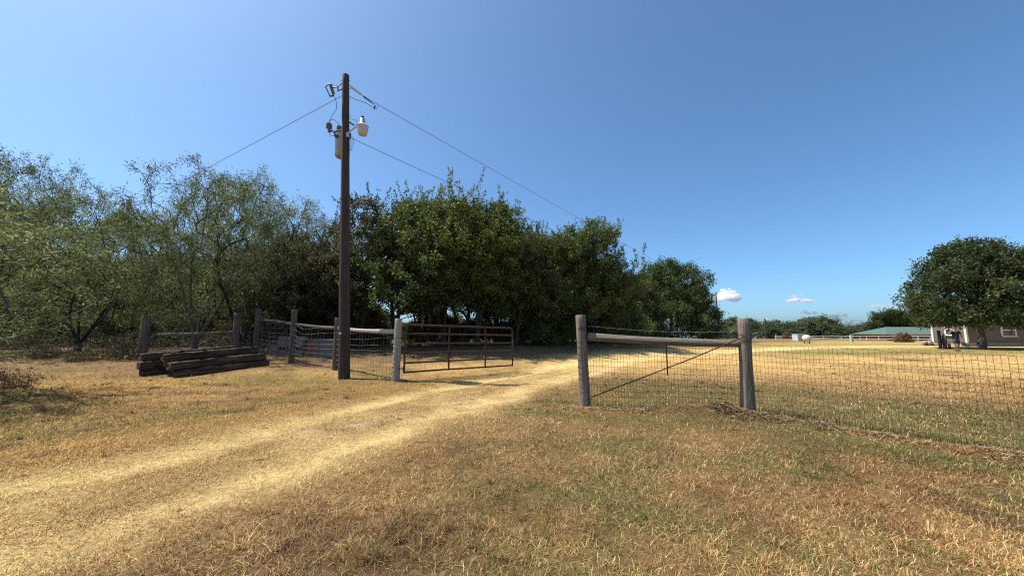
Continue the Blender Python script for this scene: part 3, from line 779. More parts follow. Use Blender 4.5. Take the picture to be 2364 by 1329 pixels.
# right-hand fence : two brace posts, rail, woven wire
P1 = (1.39, 7.18); P2 = (4.12, 6.67); P3 = (5.87, 4.44); P4 = (8.05, 1.66)
z1, z2, z3, z4 = [E(*p) for p in (P1, P2, P3, P4)]
fr = empty('woven_wire_fence', (0, 0, 0), label='woven wire fence with two stout grey posts and a round rail, right of the drive', cat='fence')
top1 = at(1340, 727, 7.18); top2 = at(1717, 735, 6.67)
log('post', (P1[0], P1[1], z1 - .25), (top1.x, top1.y, top1.z), .105, .092, M['post_grey'], fr, seed=11, groove=.16)
log('post', (P2[0], P2[1], z2 - .25), (top2.x, top2.y, top2.z), .116, .098, M['post_grey'], fr, seed=12, groove=.16)
log('post', (P4[0], P4[1], z4 - .25), (P4[0], P4[1], z4 + 1.7), .11, .10, M['post_grey'], fr, seed=13)
ra = at(1352, 777, 7.16); rb = at(1716, 793, 6.69)
ra.x += .04; rb.x -= .05
rail = log('rail', ra, rb, .078, .066, M['post_grey'], fr, sides=20, rings=24, seed=21, groove=.08, rough=.05, bend=.03)
back = .10
def off(p, q, d):
    v = Vector((q[0] - p[0], q[1] - p[1])).normalized(); nn = Vector((-v.y, v.x)); return (p[0] + nn.x * d, p[1] + nn.y * d)
def fence_z(pts): return [E(p[0], p[1]) for p in pts]
def span(a, b, n): return [(a[0] + (b[0] - a[0]) * k / n, a[1] + (b[1] - a[1]) * k / n) for k in range(n + 1)]
pa = span((P1[0] + .06, P1[1] + .05), (P2[0] - .02, P2[1] + .09), 8)
gz = fence_z(pa)
HZ = [0, .075, .15, .235, .32, .41, .5, .59, .675, .76, .84, .92, 1.0]
wire_mesh_part('wire_mesh', fr, pa, [z + 1.30 - .10 * k / 8 for k, z in enumerate([z1] * 9)], [z + .03 for z in gz], 12, .056, .0026, M['wire_dark'], 5, HZ)
pb = span((P2[0] + .02, P2[1] + .09), (P3[0] + .02, P3[1] + .04), 6) + span((P3[0] + .02, P3[1] + .04), (P4[0], P4[1] + .08), 6)[1:]
gz = fence_z(pb)
wire_mesh_part('wire_mesh', fr, pb, [z2 + 1.21 - .075 * min(1, k / 6) for k in range(len(pb))], [z + .02 for z in gz], 12, .058, .0024, M['wire_dark'], 6, HZ, sag=.03)
# barbed strand on top, brace rod, dangling rod, wraps
a1 = at(1356, 752, 7.16); b1 = at(1717, 764, 6.69); mid = [a1.lerp(b1, k / 14) - Vector((0, 0, .06 * math.sin(math.pi * k / 14))) for k in range(15)]
mb = MB().tube(mid, .004, 5)
for k in range(1, 14):
    c = mid[k]
    mb.tube([c + Vector((-.018, .01, -.016)), c + Vector((.018, -.01, .016))], .003, 4)
mb.build('barbed_strand', M['galv'], fr)
MB().tube([at(1366, 916, 7.12), at(1450, 884, 6.98), at(1600, 826, 6.72), at(1720, 776, 6.56)], .011, 6).build('brace_rod', M['rod'], fr)
MB().tube([at(1537, 792, 6.85), at(1540, 840, 6.82), at(1541, 866, 6.82)], .011, 6).build('hanging_stay', M['rod'], fr)
def wrap(parent, p, r, zs, mat, arc=(0, 2 * math.pi), rad=.0032, lean=(0, 0)):
    for z in zs:
        n = 20; w = random.uniform(-.03, .03)
        pts = [(p[0] + lean[0] * z + r * math.cos(arc[0] + (arc[1] - arc[0]) * k / n), p[1] + r * math.sin(arc[0] + (arc[1] - arc[0]) * k / n), z + w * math.sin(arc[1] * k / n)) for k in range(n + 1)]
        MB().tube(pts, rad, 4).build('wire_wrap', mat, parent)
lx1 = (top1.x - P1[0]) / (top1.z - z1)
wrap(fr, (P1[0] - lx1 * z1, P1[1]), .108, [z1 + .16 + .12 * k for k in range(10)], M['wire_dark'], lean=(lx1, 0))
lx2 = (top2.x - P2[0]) / (top2.z - z2)
wrap(fr, (P2[0] - lx2 * z2, P2[1]), .115, [z2 + 1.22, z2 + 1.26, z2 + 1.36], M['wire_dark'], lean=(lx2, 0), rad=.005)
MB().tube([(P2[0] - .02, P2[1] - .12, z2 + .32), (P2[0] + .04, P2[1] - .125, z2 + .50), (P2[0] + .10, P2[1] - .10, z2 + .48), (P2[0] + .02, P2[1] - .12, z2 + .40), (P2[0] - .05, P2[1] - .12, z2 + .2)], .004, 5).build('loose_wire_end', M['galv'], fr)
MB().tube([at(1741, 935, 6.55), at(1750, 925, 6.5), at(1765, 905, 6.45)], .004, 5).build('loose_wire_end', M['galv'], fr)

# left-hand fence by the gate
fl = empty('woven_wire_fence', (0, 0, 0), label='silvery wire fence with pale posts and log rail running behind the utility pole', cat='fence')
lp = [(-3.36, 10.9, at(917, 735, 10.9).z, .115, 'post_pale'), (-5.98, 12.75, at(778, 733, 12.75).z, .11, 'post_shaded'),
      (-8.05, 13.7, at(681, 715, 13.7).z, .105, 'post_shaded'), (-10.9, 15.9, at(592, 712, 15.9).z, .11, 'post_shaded')]
for i, (x, y, zt, r, mt) in enumerate(lp):
    log('post', (x, y, E(x, y) - .2), (x + (.03 if i == 0 else 0), y, zt), r, r * .9, M[mt], fl, seed=30 + i, groove=.12)
rz = [at(917, 765, 10.9).z, at(778, 757, 12.75).z, at(681, 748, 13.7).z, at(592, 739, 15.9).z]
for i in range(3):
    a_, b_ = lp[i], lp[i + 1]
    log('rail', (a_[0] - .06, a_[1] + .04, rz[i]), (b_[0] + .05, b_[1] - .04, rz[i + 1]), .07 if i == 0 else .06, .055, M['post_pale'] if i == 0 else M['post_shaded'], fl, sides=16, seed=40 + i, rough=.06, bend=.04)
pts = []
for i in range(3): pts += span(lp[i][:2], lp[i + 1][:2], 5)[(0 if i == 0 else 1):]
pts = [(p[0] + .06, p[1] - .11) for p in pts]
gz = fence_z(pts)
tops = [g + (1.48 - .05 * (k % 5)) for k, g in enumerate(gz)]
wire_mesh_part('wire_mesh', fl, pts, tops, [g + .04 for g in gz], 9, .16, .0030, M['galv'], 8, [0, .11, .22, .34, .46, .58, .70, .85, 1.0], sag=.01)
wrap(fl, (lp[0][0] + .0, lp[0][1]), .118, [E(-3.36, 10.9) + .12 + .145 * k for k in range(9)], M['galv'], rad=.005)

# old corral posts in the brush behind the timbers
fc = empty('corral_fence', (0, 0, 0), label='old grey corral rail and posts in the brush behind the stacked timbers', cat='fence')
cp = [(at(338, 727, 13.2), .14), (at(548, 722, 14.2), .12)]
for i, (t_, r) in enumerate(cp):
    log('post', (t_.x + .03, t_.y, E(t_.x, t_.y) - .2), t_, r, r * .88, M['post_shaded'], fc, seed=50 + i, groove=.12)
log('rail', at(350, 773, 13.2), at(545, 766, 14.2), .055, .05, M['post_shaded'], fc, sides=16, seed=55, rough=.06, bend=.02)
c0 = (cp[0][0].x + .1, cp[0][0].y - .15); c1 = (cp[1][0].x, cp[1][0].y - .14)
pts = span(c0, c1, 5); gz = fence_z(pts)
wire_mesh_part('wire_mesh', fc, pts, [g + 1.0 for g in gz], [g + .05 for g in gz], 7, .16, .003, M['wire_dark'], 9, sag=.01)
x_, y_ = at(283, 800, 14.5).x, 14.5
tag(log('tree_stump', (x_, y_, E(x_, y_) - .1), (x_ + .03, y_, E(x_, y_) + .62), .19, .16, M['bark_dark'], seed=60, rough=.09, groove=.2), 'dark sawn stump left of the stacked timbers', 'stump')

# ================================================================== GATE
def gate():
    h = Vector((-3.13, 10.93)); e = Vector((.016, 13.78))
    d = (e - h); L = d.length; ang = math.atan2(d.y, d.x)
    zb0, zt0 = .235, 1.64; zb1, zt1 = .18, 1.56
    root = empty('farm_gate', (h.x, h.y, 0), (0, 0, ang), 'rusty red tubular metal farm gate standing open beside the drive', 'gate')
    rr = .029; c = .12
    def zz(x, f):                           # f 0 bottom..1 top
        t = x / L; b = zb0 + (zb1 - zb0) * t; tp = zt0 + (zt1 - zt0) * t; return b + (tp - b) * f
    MB().tube([(0, 0, zz(0, 0)), (0, 0, zz(0, 1) - c), (c * .3, 0, zz(0, 1) - c * .3), (c, 0, zz(c, 1)), (L - c, 0, zz(L - c, 1)), (L - c * .3, 0, zz(L, 1) - c * .3), (L, 0, zz(L, 1) - c), (L, 0, zz(L, 0))], rr, 12).build('frame', M['gate_red'], root, smooth=True)
    for k, f in enumerate((.0, .19, .385, .585, .79)):
        MB().tube([(0, 0, zz(0, f) + rr), (L * .33, 0, zz(L * .33, f) + rr + .006), (L * .66, 0, zz(L * .66, f) + rr + .002), (L, 0, zz(L, f) + rr)], rr * .92, 10).build('rail', M['gate_red'], root, smooth=True)
    for t in (.355, .70):
        x = L * t
        MB().box((x, -.012, (zz(x, 0) + zz(x, 1)) / 2 + .012), (.055, .03, zz(x, 1) - zz(x, 0) + .01), bev=.006).build('upright', M['gate_red'], root)
    for f in (.1, .72):
        mb = MB().tube([(-.20, .02, zz(0, f)), (-.06, .01, zz(0, f)), (-.02, 0, zz(0, f))], .014, 8).tube([(-.03, 0, zz(0, f) - .05), (-.03, 0, zz(0, f) + .05)], .02, 8)
        mb.build('hinge', M['rod'], root)
    MB().tube([(L + .01, -.02, zz(L, .72)), (L - .03, -.04, zz(L, .62)), (L - .05, -.04, zz(L, .55)), (L - .02, -.03, zz(L, .5)), (L, -.02, zz(L, .48))], .009, 6).build('latch_chain', M['galv'], root)
gate()

# ================================================================== TIMBERS
def tie(seed, L=2.58, w=.245, h=.205):
    rr = random.Random(seed); n = 26; mb = MB(); vs = []; fs = []
    ph = [rr.uniform(0, 6.28) for _ in range(6)]
    for i in range(n + 1):
        x = L * i / n
        sx = .0 if 0 < i < n else .012
        ring = [(-w / 2, 0), (-w / 2, h * .5), (-w / 2, h * .93), (-w * .45, h), (0, h), (w * .45, h), (w / 2, h * .93), (w / 2, h * .5), (w / 2, 0), (0, 0)]
        for k, (yy, zz) in enumerate(ring):
            j = .007
            dz = rr.gauss(0, j) + .010 * math.sin(x * 3 + ph[k % 6]); dy = rr.gauss(0, j) + .008 * math.sin(x * 4 + ph[(k + 2) % 6])
            if zz == 0: dz = abs(dz) * .3
            vs.append((x + (rr.gauss(0, .012) if i in (0, n) else 0), yy * (1 - sx) + dy, max(0, zz - sx + dz)))
    m_ = 10
    for i in range(n):
        for k in range(m_):
            k2 = (k + 1) % m_; fs.append((i * m_ + k, (i + 1) * m_ + k, (i + 1) * m_ + k2, i * m_ + k2))
    fs.append(tuple(range(m_))); fs.append(tuple(n * m_ + k for k in range(m_))[::-1])
    return mb.add(vs, fs)
TA = Vector((-9.72, 10.82)); TD = Vector((1.30, 2.45)).normalized(); TP = Vector((-TD.y, TD.x))
ties = [  # along, perp, level, label, twist
    (0.00, 0.00, 0, 'front timber of the dark stack, lying lowest on the grass', 0),
    (0.10, 0.27, 0, 'lower timber directly behind the front one in the stack', 0.5),
    (-.06, 0.125, 1, 'dark timber lying on the front two, nearest of the second layer', .3),
    (0.06, 0.56, 0, 'bottom timber in the middle of the dark stack', -.4),
    (0.02, 0.55, 1, 'second-layer timber in the middle of the dark stack', .2),
    (-.10, 0.50, 2, 'long timber on top of the middle of the stack', .8),
    (-.42, 0.86, 0, 'bottom timber whose end sticks out leftmost of the stack', 0),
    (-.47, 0.90, 1, 'second-layer timber whose end sticks out leftmost of the stack', .6),
    (-.2, 1.18, 0, 'bottom timber at the very back of the dark stack', .3),
    (-.22, 1.19, 1, 'second-layer timber at the very back of the dark stack', -.3),
    (-.40, 1.06, 2, 'uppermost timber along the back of the dark stack', -.6)]
zr0 = max(E(TA.x, TA.y), .10)
for i, (al, pe, lv, lab, tw) in enumerate(ties):
    c = TA + TD * al + TP * pe
    c2 = c + TD * 2.58
    z0 = E(c.x, c.y); z1_ = E(c2.x, c2.y)
    zz0 = z0 - .02 + lv * .209 + (.01 if lv else 0)
    o = tie(100 + i).build('timber', M['tie_wood'], None, (c.x, c.y, zz0), (0, -math.atan2(z1_ - z0, 2.58), math.atan2(TD.y, TD.x) + R(tw)))
    tag(o, lab, 'timber', 'railroad timbers stacked by the fence')

# ================================================================== BLOCK, BRICK AND BOARD STACK behind the fence
def block_mesh():
    bm = bmesh.new(); mb = MB()
    L, W, H = .39, .19, .19; t = .032
    # hollow block lying with cores to the viewer: two core openings through Y
    mb.box((0, 0, t / 2), (L, W, t)); mb.box((0, 0, H - t / 2), (L, W, t))
    for x in (-L / 2 + t / 2, 0, L / 2 - t / 2): mb.box((x, 0, H / 2), (t, W - .002, H - 2 * t + .002))
    bm.free(); return mb
def solid_block(): return MB().box((0, 0, .095), (.39, .19, .19), bev=.008)
SA = at(625, 800, 15.6); SB = at(797, 800, 14.9)
sdir = Vector((SB.x - SA.x, SB.y - SA.y)); SL = sdir.length; sdir.normalize(); sang = math.atan2(sdir.y, sdir.x)
bh = block_mesh().build('concrete_block', M['block']); bs = solid_block().build('concrete_block', M['block'])
hm, sm = bh.data, bs.data
bpy.data.objects.remove(bh); bpy.data.objects.remove(bs)
cnt = 0
for lv in range(4):
    for k in range(4):
        if lv == 3 and k in (0,): continue
        s = .2 + k * .402 + (.04 if lv % 2 else 0)
        p = Vector((SA.x, SA.y)) + sdir * s
        hollow = (lv == 1 and k in (1, 2, 3)) or (lv == 2 and k == 0)
        o = link_mesh('concrete_block', hm if hollow else sm, M['block'], None, (p.x, p.y, E(SA.x + sdir.x * .9, SA.y + sdir.y * .9) - .01 + lv * .195), (0, 0, sang + R(random.uniform(-2, 2))))
        tag(o, ('hollow' if hollow else 'plain') + ' grey concrete block, ' + ('bottom row', 'second row', 'third row', 'top row')[lv] + ', ' + ('first', 'second', 'third', 'fourth')[k] + ' from the left in the stack', 'block', 'hollow blocks in the stack' if hollow else 'plain blocks in the stack')
bk = MB().box((0, 0, .03), (.205, .10, .058), bev=.006).build('brick', M['brick']); bkm = bk.data; bpy.data.objects.remove(bk)
zb = E(SA.x + sdir.x * 2, SA.y + sdir.y * 2) - .005
for lv in range(11):
    for k in range(2):
        p = Vector((SA.x, SA.y)) + sdir * (1.86 + k * .213 + random.uniform(-.012, .012))
        o = link_mesh('brick', bkm, M['brick'], None, (p.x, p.y, zb + lv * .061), (0, 0, sang + R(random.uniform(-5, 5))))
        tag(o, 'red brick, ' + ('left', 'right')[k] + ' column, ' + ('lowest', 'second', 'third', 'fourth', 'fifth', 'sixth', 'seventh', 'eighth', 'ninth', 'tenth', 'topmost')[lv] + ' from the ground, behind the wire fence', 'brick', 'red bricks piled behind the fence')
for k in range(5):
    p = Vector((SA.x, SA.y)) + sdir * (2.62 + random.uniform(-.01, .01)) - Vector((-sdir.y, sdir.x)) * 0
    o = MB().box((0, 0, .07), (.86, .25, .135), bev=.006).build('paving_slab', M['slab'], None, (p.x, p.y, zb + k * .14), (0, 0, sang + R(random.uniform(-1.5, 1.5))))
    tag(o, ['bottom grey slab of the neat stack right of the bricks', 'second grey slab from the bottom right of the bricks', 'middle grey slab of the stack right of the bricks', 'second grey slab from the top right of the bricks', 'top grey slab of the neat stack right of the bricks'][k], 'slab', 'grey slabs stacked behind the fence')

# ================================================================== TREES
class Skel:
    def __init__(s): s.P = []; s.par = []; s.pl = []
    def add(s, p, par):
        s.P.append(np.array(p, float)); s.par.append(par)
        s.pl.append(0 if par < 0 else s.pl[par] + float(np.linalg.norm(s.P[-1] - s.P[par])))
        return len(s.P) - 1

def connect(sk, tips, bf, step, jit, rg, sag=0.0, start=0):
    """greedy balanced spanning tree; returns ids of the tips"""
    cap = len(sk.P) + len(tips) * 14
    A = np.zeros((cap, 3)); PL = np.zeros(cap); n = len(sk.P)
    A[:n] = sk.P; PL[:n] = sk.pl
    ids = []
    for t in tips:
        cost = np.linalg.norm(A[start:n] - t, axis=1) + bf * PL[start:n]
        # no attaching to nodes above the tip for free
        j = int(np.argmin(cost)) + start
        d = np.linalg.norm(t - A[j]); k = max(1, int(math.ceil(d / step)))
        k = min(k, 12); par = j; p0 = A[j].copy()
        for q in range(1, k + 1):
            f = q / k
            p = p0 + (t - p0) * f
            if q < k: p = p + rg.normal(0, jit, 3)
            p[2] += sag * d * math.sin(math.pi * f) * .5
            sk.P.append(p); sk.par.append(par); sk.pl.append(sk.pl[par] + float(np.linalg.norm(p - sk.P[par])))
            par = len(sk.P) - 1
            A[n] = p; PL[n] = sk.pl[-1]; n += 1
        ids.append(par)
    return ids

def skel_tubes(sk, r_tip, expo, rmax, sides=6, flare=None):
    P = np.array(sk.P); par = np.array(sk.par); n = len(P)
    cnt = np.zeros(n); haschild = np.zeros(n, bool)
    for i in range(n):
        if par[i] >= 0: haschild[par[i]] = True
    cnt[~haschild] = 1
    for i in range(n - 1, -1, -1):
        if par[i] >= 0: cnt[par[i]] += cnt[i]
    rad = np.minimum(r_tip * cnt ** expo, rmax)
    Vs = []; Fs = []; off = 0
    e = np.where(par >= 0)[0]
    p0 = P[par[e]]; p1 = P[e]; r0 = np.minimum(rad[par[e]], rad[e] * 1.35); r1 = rad[e]
    if flare:
        z0 = p0[:, 2]; r0 = r0 * (1 + flare * np.clip(1 - z0 / .5, 0, 1))
    d = p1 - p0; L = np.linalg.norm(d, axis=1, keepdims=True); d = d / np.maximum(L, 1e-6)
    p1 = p1 + d * (r1 * .5)[:, None]
    up = np.where(np.abs(d[:, 2:3]) < .9, np.array([[0, 0, 1.]]), np.array([[1., 0, 0]]))
    a = np.cross(d, up); a /= np.linalg.norm(a, axis=1, keepdims=True) + 1e-9; b = np.cross(d, a)
    thick = r1 > .02
    for sel, s in ((thick, sides), (~thick, 3)):
        m = sel.sum()
        if not m: continue
        an = np.linspace(0, 2 * np.pi, s, endpoint=False)
        circ = a[sel][:, None, :] * np.cos(an)[None, :, None] + b[sel][:, None, :] * np.sin(an)[None, :, None]
        V0 = p0[sel][:, None, :] + circ * r0[sel][:, None, None]; V1 = p1[sel][:, None, :] + circ * r1[sel][:, None, None]
        V = np.concatenate([V0, V1], 1).reshape(-1, 3)
        base = off + np.arange(m)[:, None] * 2 * s
        k = np.arange(s)[None, :]; k2 = (k + 1) % s
        Fq = np.stack([base + k, base + k2, base + s + k2, base + s + k], 2).reshape(-1, 4)
        Vs.append(V); Fs.append(Fq); off += len(V)
    return np.concatenate(Vs), np.concatenate(Fs)

def leaves(C, D, ln, wd, rg, droop=0.0, rnd=None, upbias=.0):
    """C centres, D outward dirs -> folded diamond leaves"""
    n = len(C)
    ax = D * .6 + rg.normal(0, .75, (n, 3)); ax[:, 2] -= droop
    ax /= np.linalg.norm(ax, axis=1, keepdims=True)
    nr = rg.normal(0, 1, (n, 3)); nr[:, 2] += upbias
    s = np.cross(ax, nr); s /= np.linalg.norm(s, axis=1, keepdims=True) + 1e-9
    l = ln * rg.uniform(.65, 1.35, n)[:, None]; w = wd * rg.uniform(.7, 1.3, n)[:, None]
    p0 = C; p1 = C + ax * l * .5 + s * w * .5; p2 = C + ax * l; p3 = C + ax * l * .5 - s * w * .5
    V = np.stack([p0, p1, p2, p3], 1).reshape(-1, 3)
    i = np.arange(n)[:, None] * 4
    Fq = np.concatenate([i, i + 1, i + 2, i + 3], 1)
    if rnd is None: rnd = rg.random(n)
    return V, Fq, np.repeat(np.clip(rnd, 0, 1), 4)

def tip_leaves(sk, ids, per, spread, ln, wd, rg, droop, back=2, upbias=0, centre=None):
    P = np.array(sk.P); Cs = []; Ds = []; Rn = []
    for i in ids:
        chain = [i]
        for _ in range(back):
            if sk.par[chain[-1]] >= 0: chain.append(sk.par[chain[-1]])
        t = P[i]; q = P[chain[-1]]
        d = t - q; nd = d / (np.linalg.norm(d) + 1e-6)
        m = max(3, int(per * rg.uniform(.6, 1.4)))
        u = rg.random(m) ** .7
        c = q + (t - q) * (u * 1.12)[:, None] + rg.normal(0, spread, (m, 3))
        Cs.append(c); Ds.append(np.repeat(nd[None], m, 0))
        Rn.append(rg.normal(.45 + rg.normal(0, .14), .18, m))
    return leaves(np.concatenate(Cs), np.concatenate(Ds), ln, wd, rg, droop, np.concatenate(Rn), upbias)

def lobes_sample(lobes, n, rg, shell=.45):
    vol = np.array([l[1][0] * l[1][1] * l[1][2] for l in lobes]) ** .75; vol /= vol.sum()
    which = rg.choice(len(lobes), n, p=vol)
    v = rg.normal(0, 1, (n, 3)); v /= np.linalg.norm(v, axis=1, keepdims=True)
    r = (shell + (1 - shell) * rg.random(n)) ** .8
    c = np.array([l[0] for l in lobes])[which]; ra = np.array([l[1] for l in lobes])[which]
    return c + v * r[:, None] * ra

def finish(name, sk, tubes, lv):
    V, Fq = tubes
    w = np_mesh(name + '_wood', V, Fq, 4, smooth=True)
    f = np_mesh(name + '_leaf', lv[0], lv[1], 4, {'rnd': ('FLOAT', lv[2])}) if lv is not None else None
    return w, f

def mesquite_mesh(seed, H=7.5, Rr=4.2, stems=4, ntip=400, per=56):
    rg = np.random.default_rng(seed); sk = Skel()
    root = sk.add((0, 0, -.25), -1); b = sk.add((0, 0, .35), root)
    ends = []
    for k in range(stems):
        a = 2 * np.pi * k / stems + rg.uniform(-.5, .5); ln = rg.uniform(.42, .62) * H; tilt = rg.uniform(.3, .85)
        par = b; p = np.array([0, 0, .35]); d = np.array([math.cos(a) * math.sin(tilt), math.sin(a) * math.sin(tilt), math.cos(tilt)])
        nseg = 7
        for q in range(nseg):
            d = d + rg.normal(0, .13, 3) + np.array([0, 0, .05]); d /= np.linalg.norm(d)
            p = p + d * ln / nseg; par = sk.add(p, par)
        ends.append(par)
    # vase / umbrella crown
    pts = []
    lob = [rg.uniform(.72, 1.12) for _ in range(9)]
    while len(pts) < ntip:
        z = rg.uniform(.17, 1.0); a = rg.uniform(0, 2 * np.pi)
        lo = np.interp((a / (2 * np.pi) * 9) % 9, range(10), lob + [lob[0]])
        rmax = Rr * lo * (.42 + .78 * math.sin(min(1, (z + .1) / 1.0) * math.pi * .62)) * (1 if z < .8 else math.sqrt(max(.02, 1 - ((z - .8) / .2) ** 2 * .9)))
        r = rmax * math.sqrt(rg.uniform(.12, 1.0))
        if z < .35 and rg.random() < .5: continue
        pts.append((r * math.cos(a), r * math.sin(a), z * H * (0.93 + .14 * rg.random())))
    pts = np.array(pts)
    pts = pts[np.argsort(np.linalg.norm(pts - np.array([0, 0, .3]), axis=1))]
    ids = connect(sk, pts, .30, .38, .05, rg, sag=.10)
    tubes = skel_tubes(sk, .0085, .53, .19, 7, flare=.4)
    V, Fq, rn = tip_leaves(sk, ids, per, .12, .15, .030, rg, .75, back=2)
    return finish('mesquite', sk, tubes, (V, Fq, rn))

def grove_mesh(seed, H=12, Rr=4.7, ntip=820, per=54, shoots=24, ln=.165, wd=.10, low=.2, trunks=2, spread=.15, shell=.35, nl=20):
    rg = np.random.default_rng(seed); sk = Skel()
    root = sk.add((0, 0, -.3), -1); b = sk.add((0, 0, .25), root)
    for k in range(trunks):
        par = b; a = rg.uniform(0, 6.28); p = np.array([0, 0, .25]); d = np.array([math.cos(a) * .22 * (trunks > 1), math.sin(a) * .22 * (trunks > 1), 1.])
        nseg = 9
        for q in range(nseg):
            d = d + np.append(rg.normal(0, .07, 2), 0); d /= np.linalg.norm(d); p = p + d * H * .62 / nseg; par = sk.add(p, par)
    lobes = [((0, 0, H * .55), (Rr * .75, Rr * .75, H * .36))]
    for k in range(nl):
        a = rg.uniform(0, 6.28); z = rg.uniform(low + .08, .86); rr_ = Rr * rg.uniform(.35, .85) * math.sin(math.pi * min(.95, .25 + z * .72))
        s = rg.uniform(.26, .44) * Rr
        lobes.append(((rr_ * math.cos(a), rr_ * math.sin(a), z * H), (s * 1.1, s * 1.1, s * .95)))
    pts = lobes_sample(lobes, ntip, rg, shell)
    pts = pts[(pts[:, 2] > low * H * .8) & (pts[:, 2] < H * 1.02)]
    pts = pts[np.argsort(np.linalg.norm(pts - np.array([0, 0, H * .25]), axis=1))]
    ids = connect(sk, pts, .22, .5, .07, rg, sag=.06)
    # upright shoots breaking the skyline
    P = np.array(sk.P); 
    sc_ = np.array([P[i][2] / H + .45 * math.hypot(P[i][0], P[i][1]) / Rr for i in ids]); top = [i for i, q_ in zip(ids, sc_) if q_ > np.quantile(sc_, .72) and P[i][2] > .5 * H]
    sh = []
    for k in range(shoots):
        i = top[rg.integers(len(top))]; p = P[i].copy(); par = i
        out = p * np.array([1, 1, 0]); out = out / (np.linalg.norm(out) + .3)
        d = out * .35 + rg.normal(0, .22, 3) * np.array([1, 1, .2]) + np.array([0, 0, 1.]); d /= np.linalg.norm(d)
        for q in range(5):
            p = p + d * rg.uniform(.18, .38); d = d + rg.normal(0, .09, 3); d /= np.linalg.norm(d); par = sk.add(p, par); sh.append(par)
    tubes = skel_tubes(sk, .0075, .55, .24, 7, flare=.5)
    V, Fq, rn = tip_leaves(sk, ids, per, spread, ln, wd, rg, .25, back=2, upbias=.4)
    if sh:
        V2, F2, r2 = tip_leaves(sk, sh, per * .22, .055, ln * .9, wd * .9, rg, .1, back=1)
        Fq = np.concatenate([Fq, F2 + len(V)]); V = np.concatenate([V, V2]); rn = np.concatenate([rn, r2 + .1])
    return finish('grove', sk, tubes, (V, Fq, rn))

def dome_mesh(seed, H=9, Rr=6.5, ntip=900, per=60, trunk_h=.16, low=.14, ln=.14, wd=.085, spread=.2, nl=34, shell=.55, tr=.34, skirt=.55):
    rg = np.random.default_rng(seed); sk = Skel()
    root = sk.add((0, 0, -.3), -1); p = np.array([0, 0, .2]); par = sk.add(p, root)
    for q in range(6):
        p = p + np.append(rg.normal(0, .04, 2), H * (trunk_h + .28) / 6); par = sk.add(p, par)
    lobes = []
    for k in range(nl):
        a = 2 * np.pi * (k * .618) ; u = (k + .5) / nl
        z = low + (1 - low) * u ** .9
        prof = math.sqrt(max(.03, 1 - ((z - .42) / .60) ** 2)) if z > .42 else skirt + (1 - skirt) * ((z - low) / (.42 - low))
        s = Rr * rg.uniform(.15, .32); zz = z * H - s * .7
        rr_ = max(0, (Rr * prof - s * .75)) * rg.uniform(.74, 1.16)
        lobes.append(((rr_ * math.cos(a), rr_ * math.sin(a), max(low * H + s * .3, zz)), (s * 1.15, s * 1.15, s * .85)))
    for k in range(2):
        a = rg.uniform(0, 6.28); lobes.append(((Rr * .3 * math.cos(a), Rr * .3 * math.sin(a), H * rg.uniform(.4, .6)), (Rr * .3, Rr * .3, H * .2)))
    pts = lobes_sample(lobes, ntip, rg, shell)
    pts = pts[(pts[:, 2] > low * H * .9)]
    pts = pts[np.argsort(np.linalg.norm(pts - np.array([0, 0, H * .3]), axis=1))]
    ids = connect(sk, pts, .2, .6, .08, rg, sag=.05)
    tubes = skel_tubes(sk, .009, .52, tr, 8, flare=.6)
    V, Fq, rn = tip_leaves(sk, ids, per, spread, ln, wd, rg, .15, back=1, upbias=.6)
    return finish('dome', sk, tubes, (V, Fq, rn))

def brush_mesh(seed, H=1.6, Rr=1.4, ntip=160, leafy=0, ln=.06, wd=.03):
    rg = np.random.default_rng(seed); sk = Skel(); root = sk.add((0, 0, -.1), -1)
    for k in range(5):
        a = rg.uniform(0, 6.28); sk.add((.12 * math.cos(a), .12 * math.sin(a), .05), root)
    v = rg.normal(0, 1, (ntip, 3)); v[:, 2] = np.abs(v[:, 2]); v /= np.linalg.norm(v, axis=1, keepdims=True)
    pts = v * (rg.uniform(.3, 1, ntip) ** .6)[:, None] * np.array([Rr, Rr, H])
    pts = pts[np.argsort(np.linalg.norm(pts, axis=1))]
    ids = connect(sk, pts, .35, .22, .03, rg, sag=.12)
    tubes = skel_tubes(sk, .0045, .5, .05, 5)
    lv = tip_leaves(sk, ids, leafy, .09, ln, wd, rg, .2, back=2) if leafy else None
    return finish('brush', sk, tubes, lv)

def place(name, meshes, mats, x, y, sxy, sz, rz, label, cat='tree', group=None, tilt=(0, 0), parts=('trunk', 'crown')):
    r = empty(name, (x, y, E(x, y)), (tilt[0], tilt[1], rz), label, cat, group)
    r.scale = (sxy, sxy, sz)
    for pn, me, mt in zip(parts, meshes, mats):
        if me is None: continue
        o = bpy.data.objects.new(pn, me); col.objects.link(o); o.parent = r
        if not me.materials: me.materials.append(mt)
        if me.materials[0] != mt:
            o.material_slots[0].link = 'OBJECT'; o.material_slots[0].material = mt
    return r

def place_px(name, meshes, mats, px, Y, top_py, H0, rz, label, wscale=None, **k):
    p = at(px, top_py, Y); h = p.z - E(p.x, Y); s = h / H0
    return place(name, meshes, mats, p.x, Y, s if wscale is None else wscale, s, R(rz), label, **k)

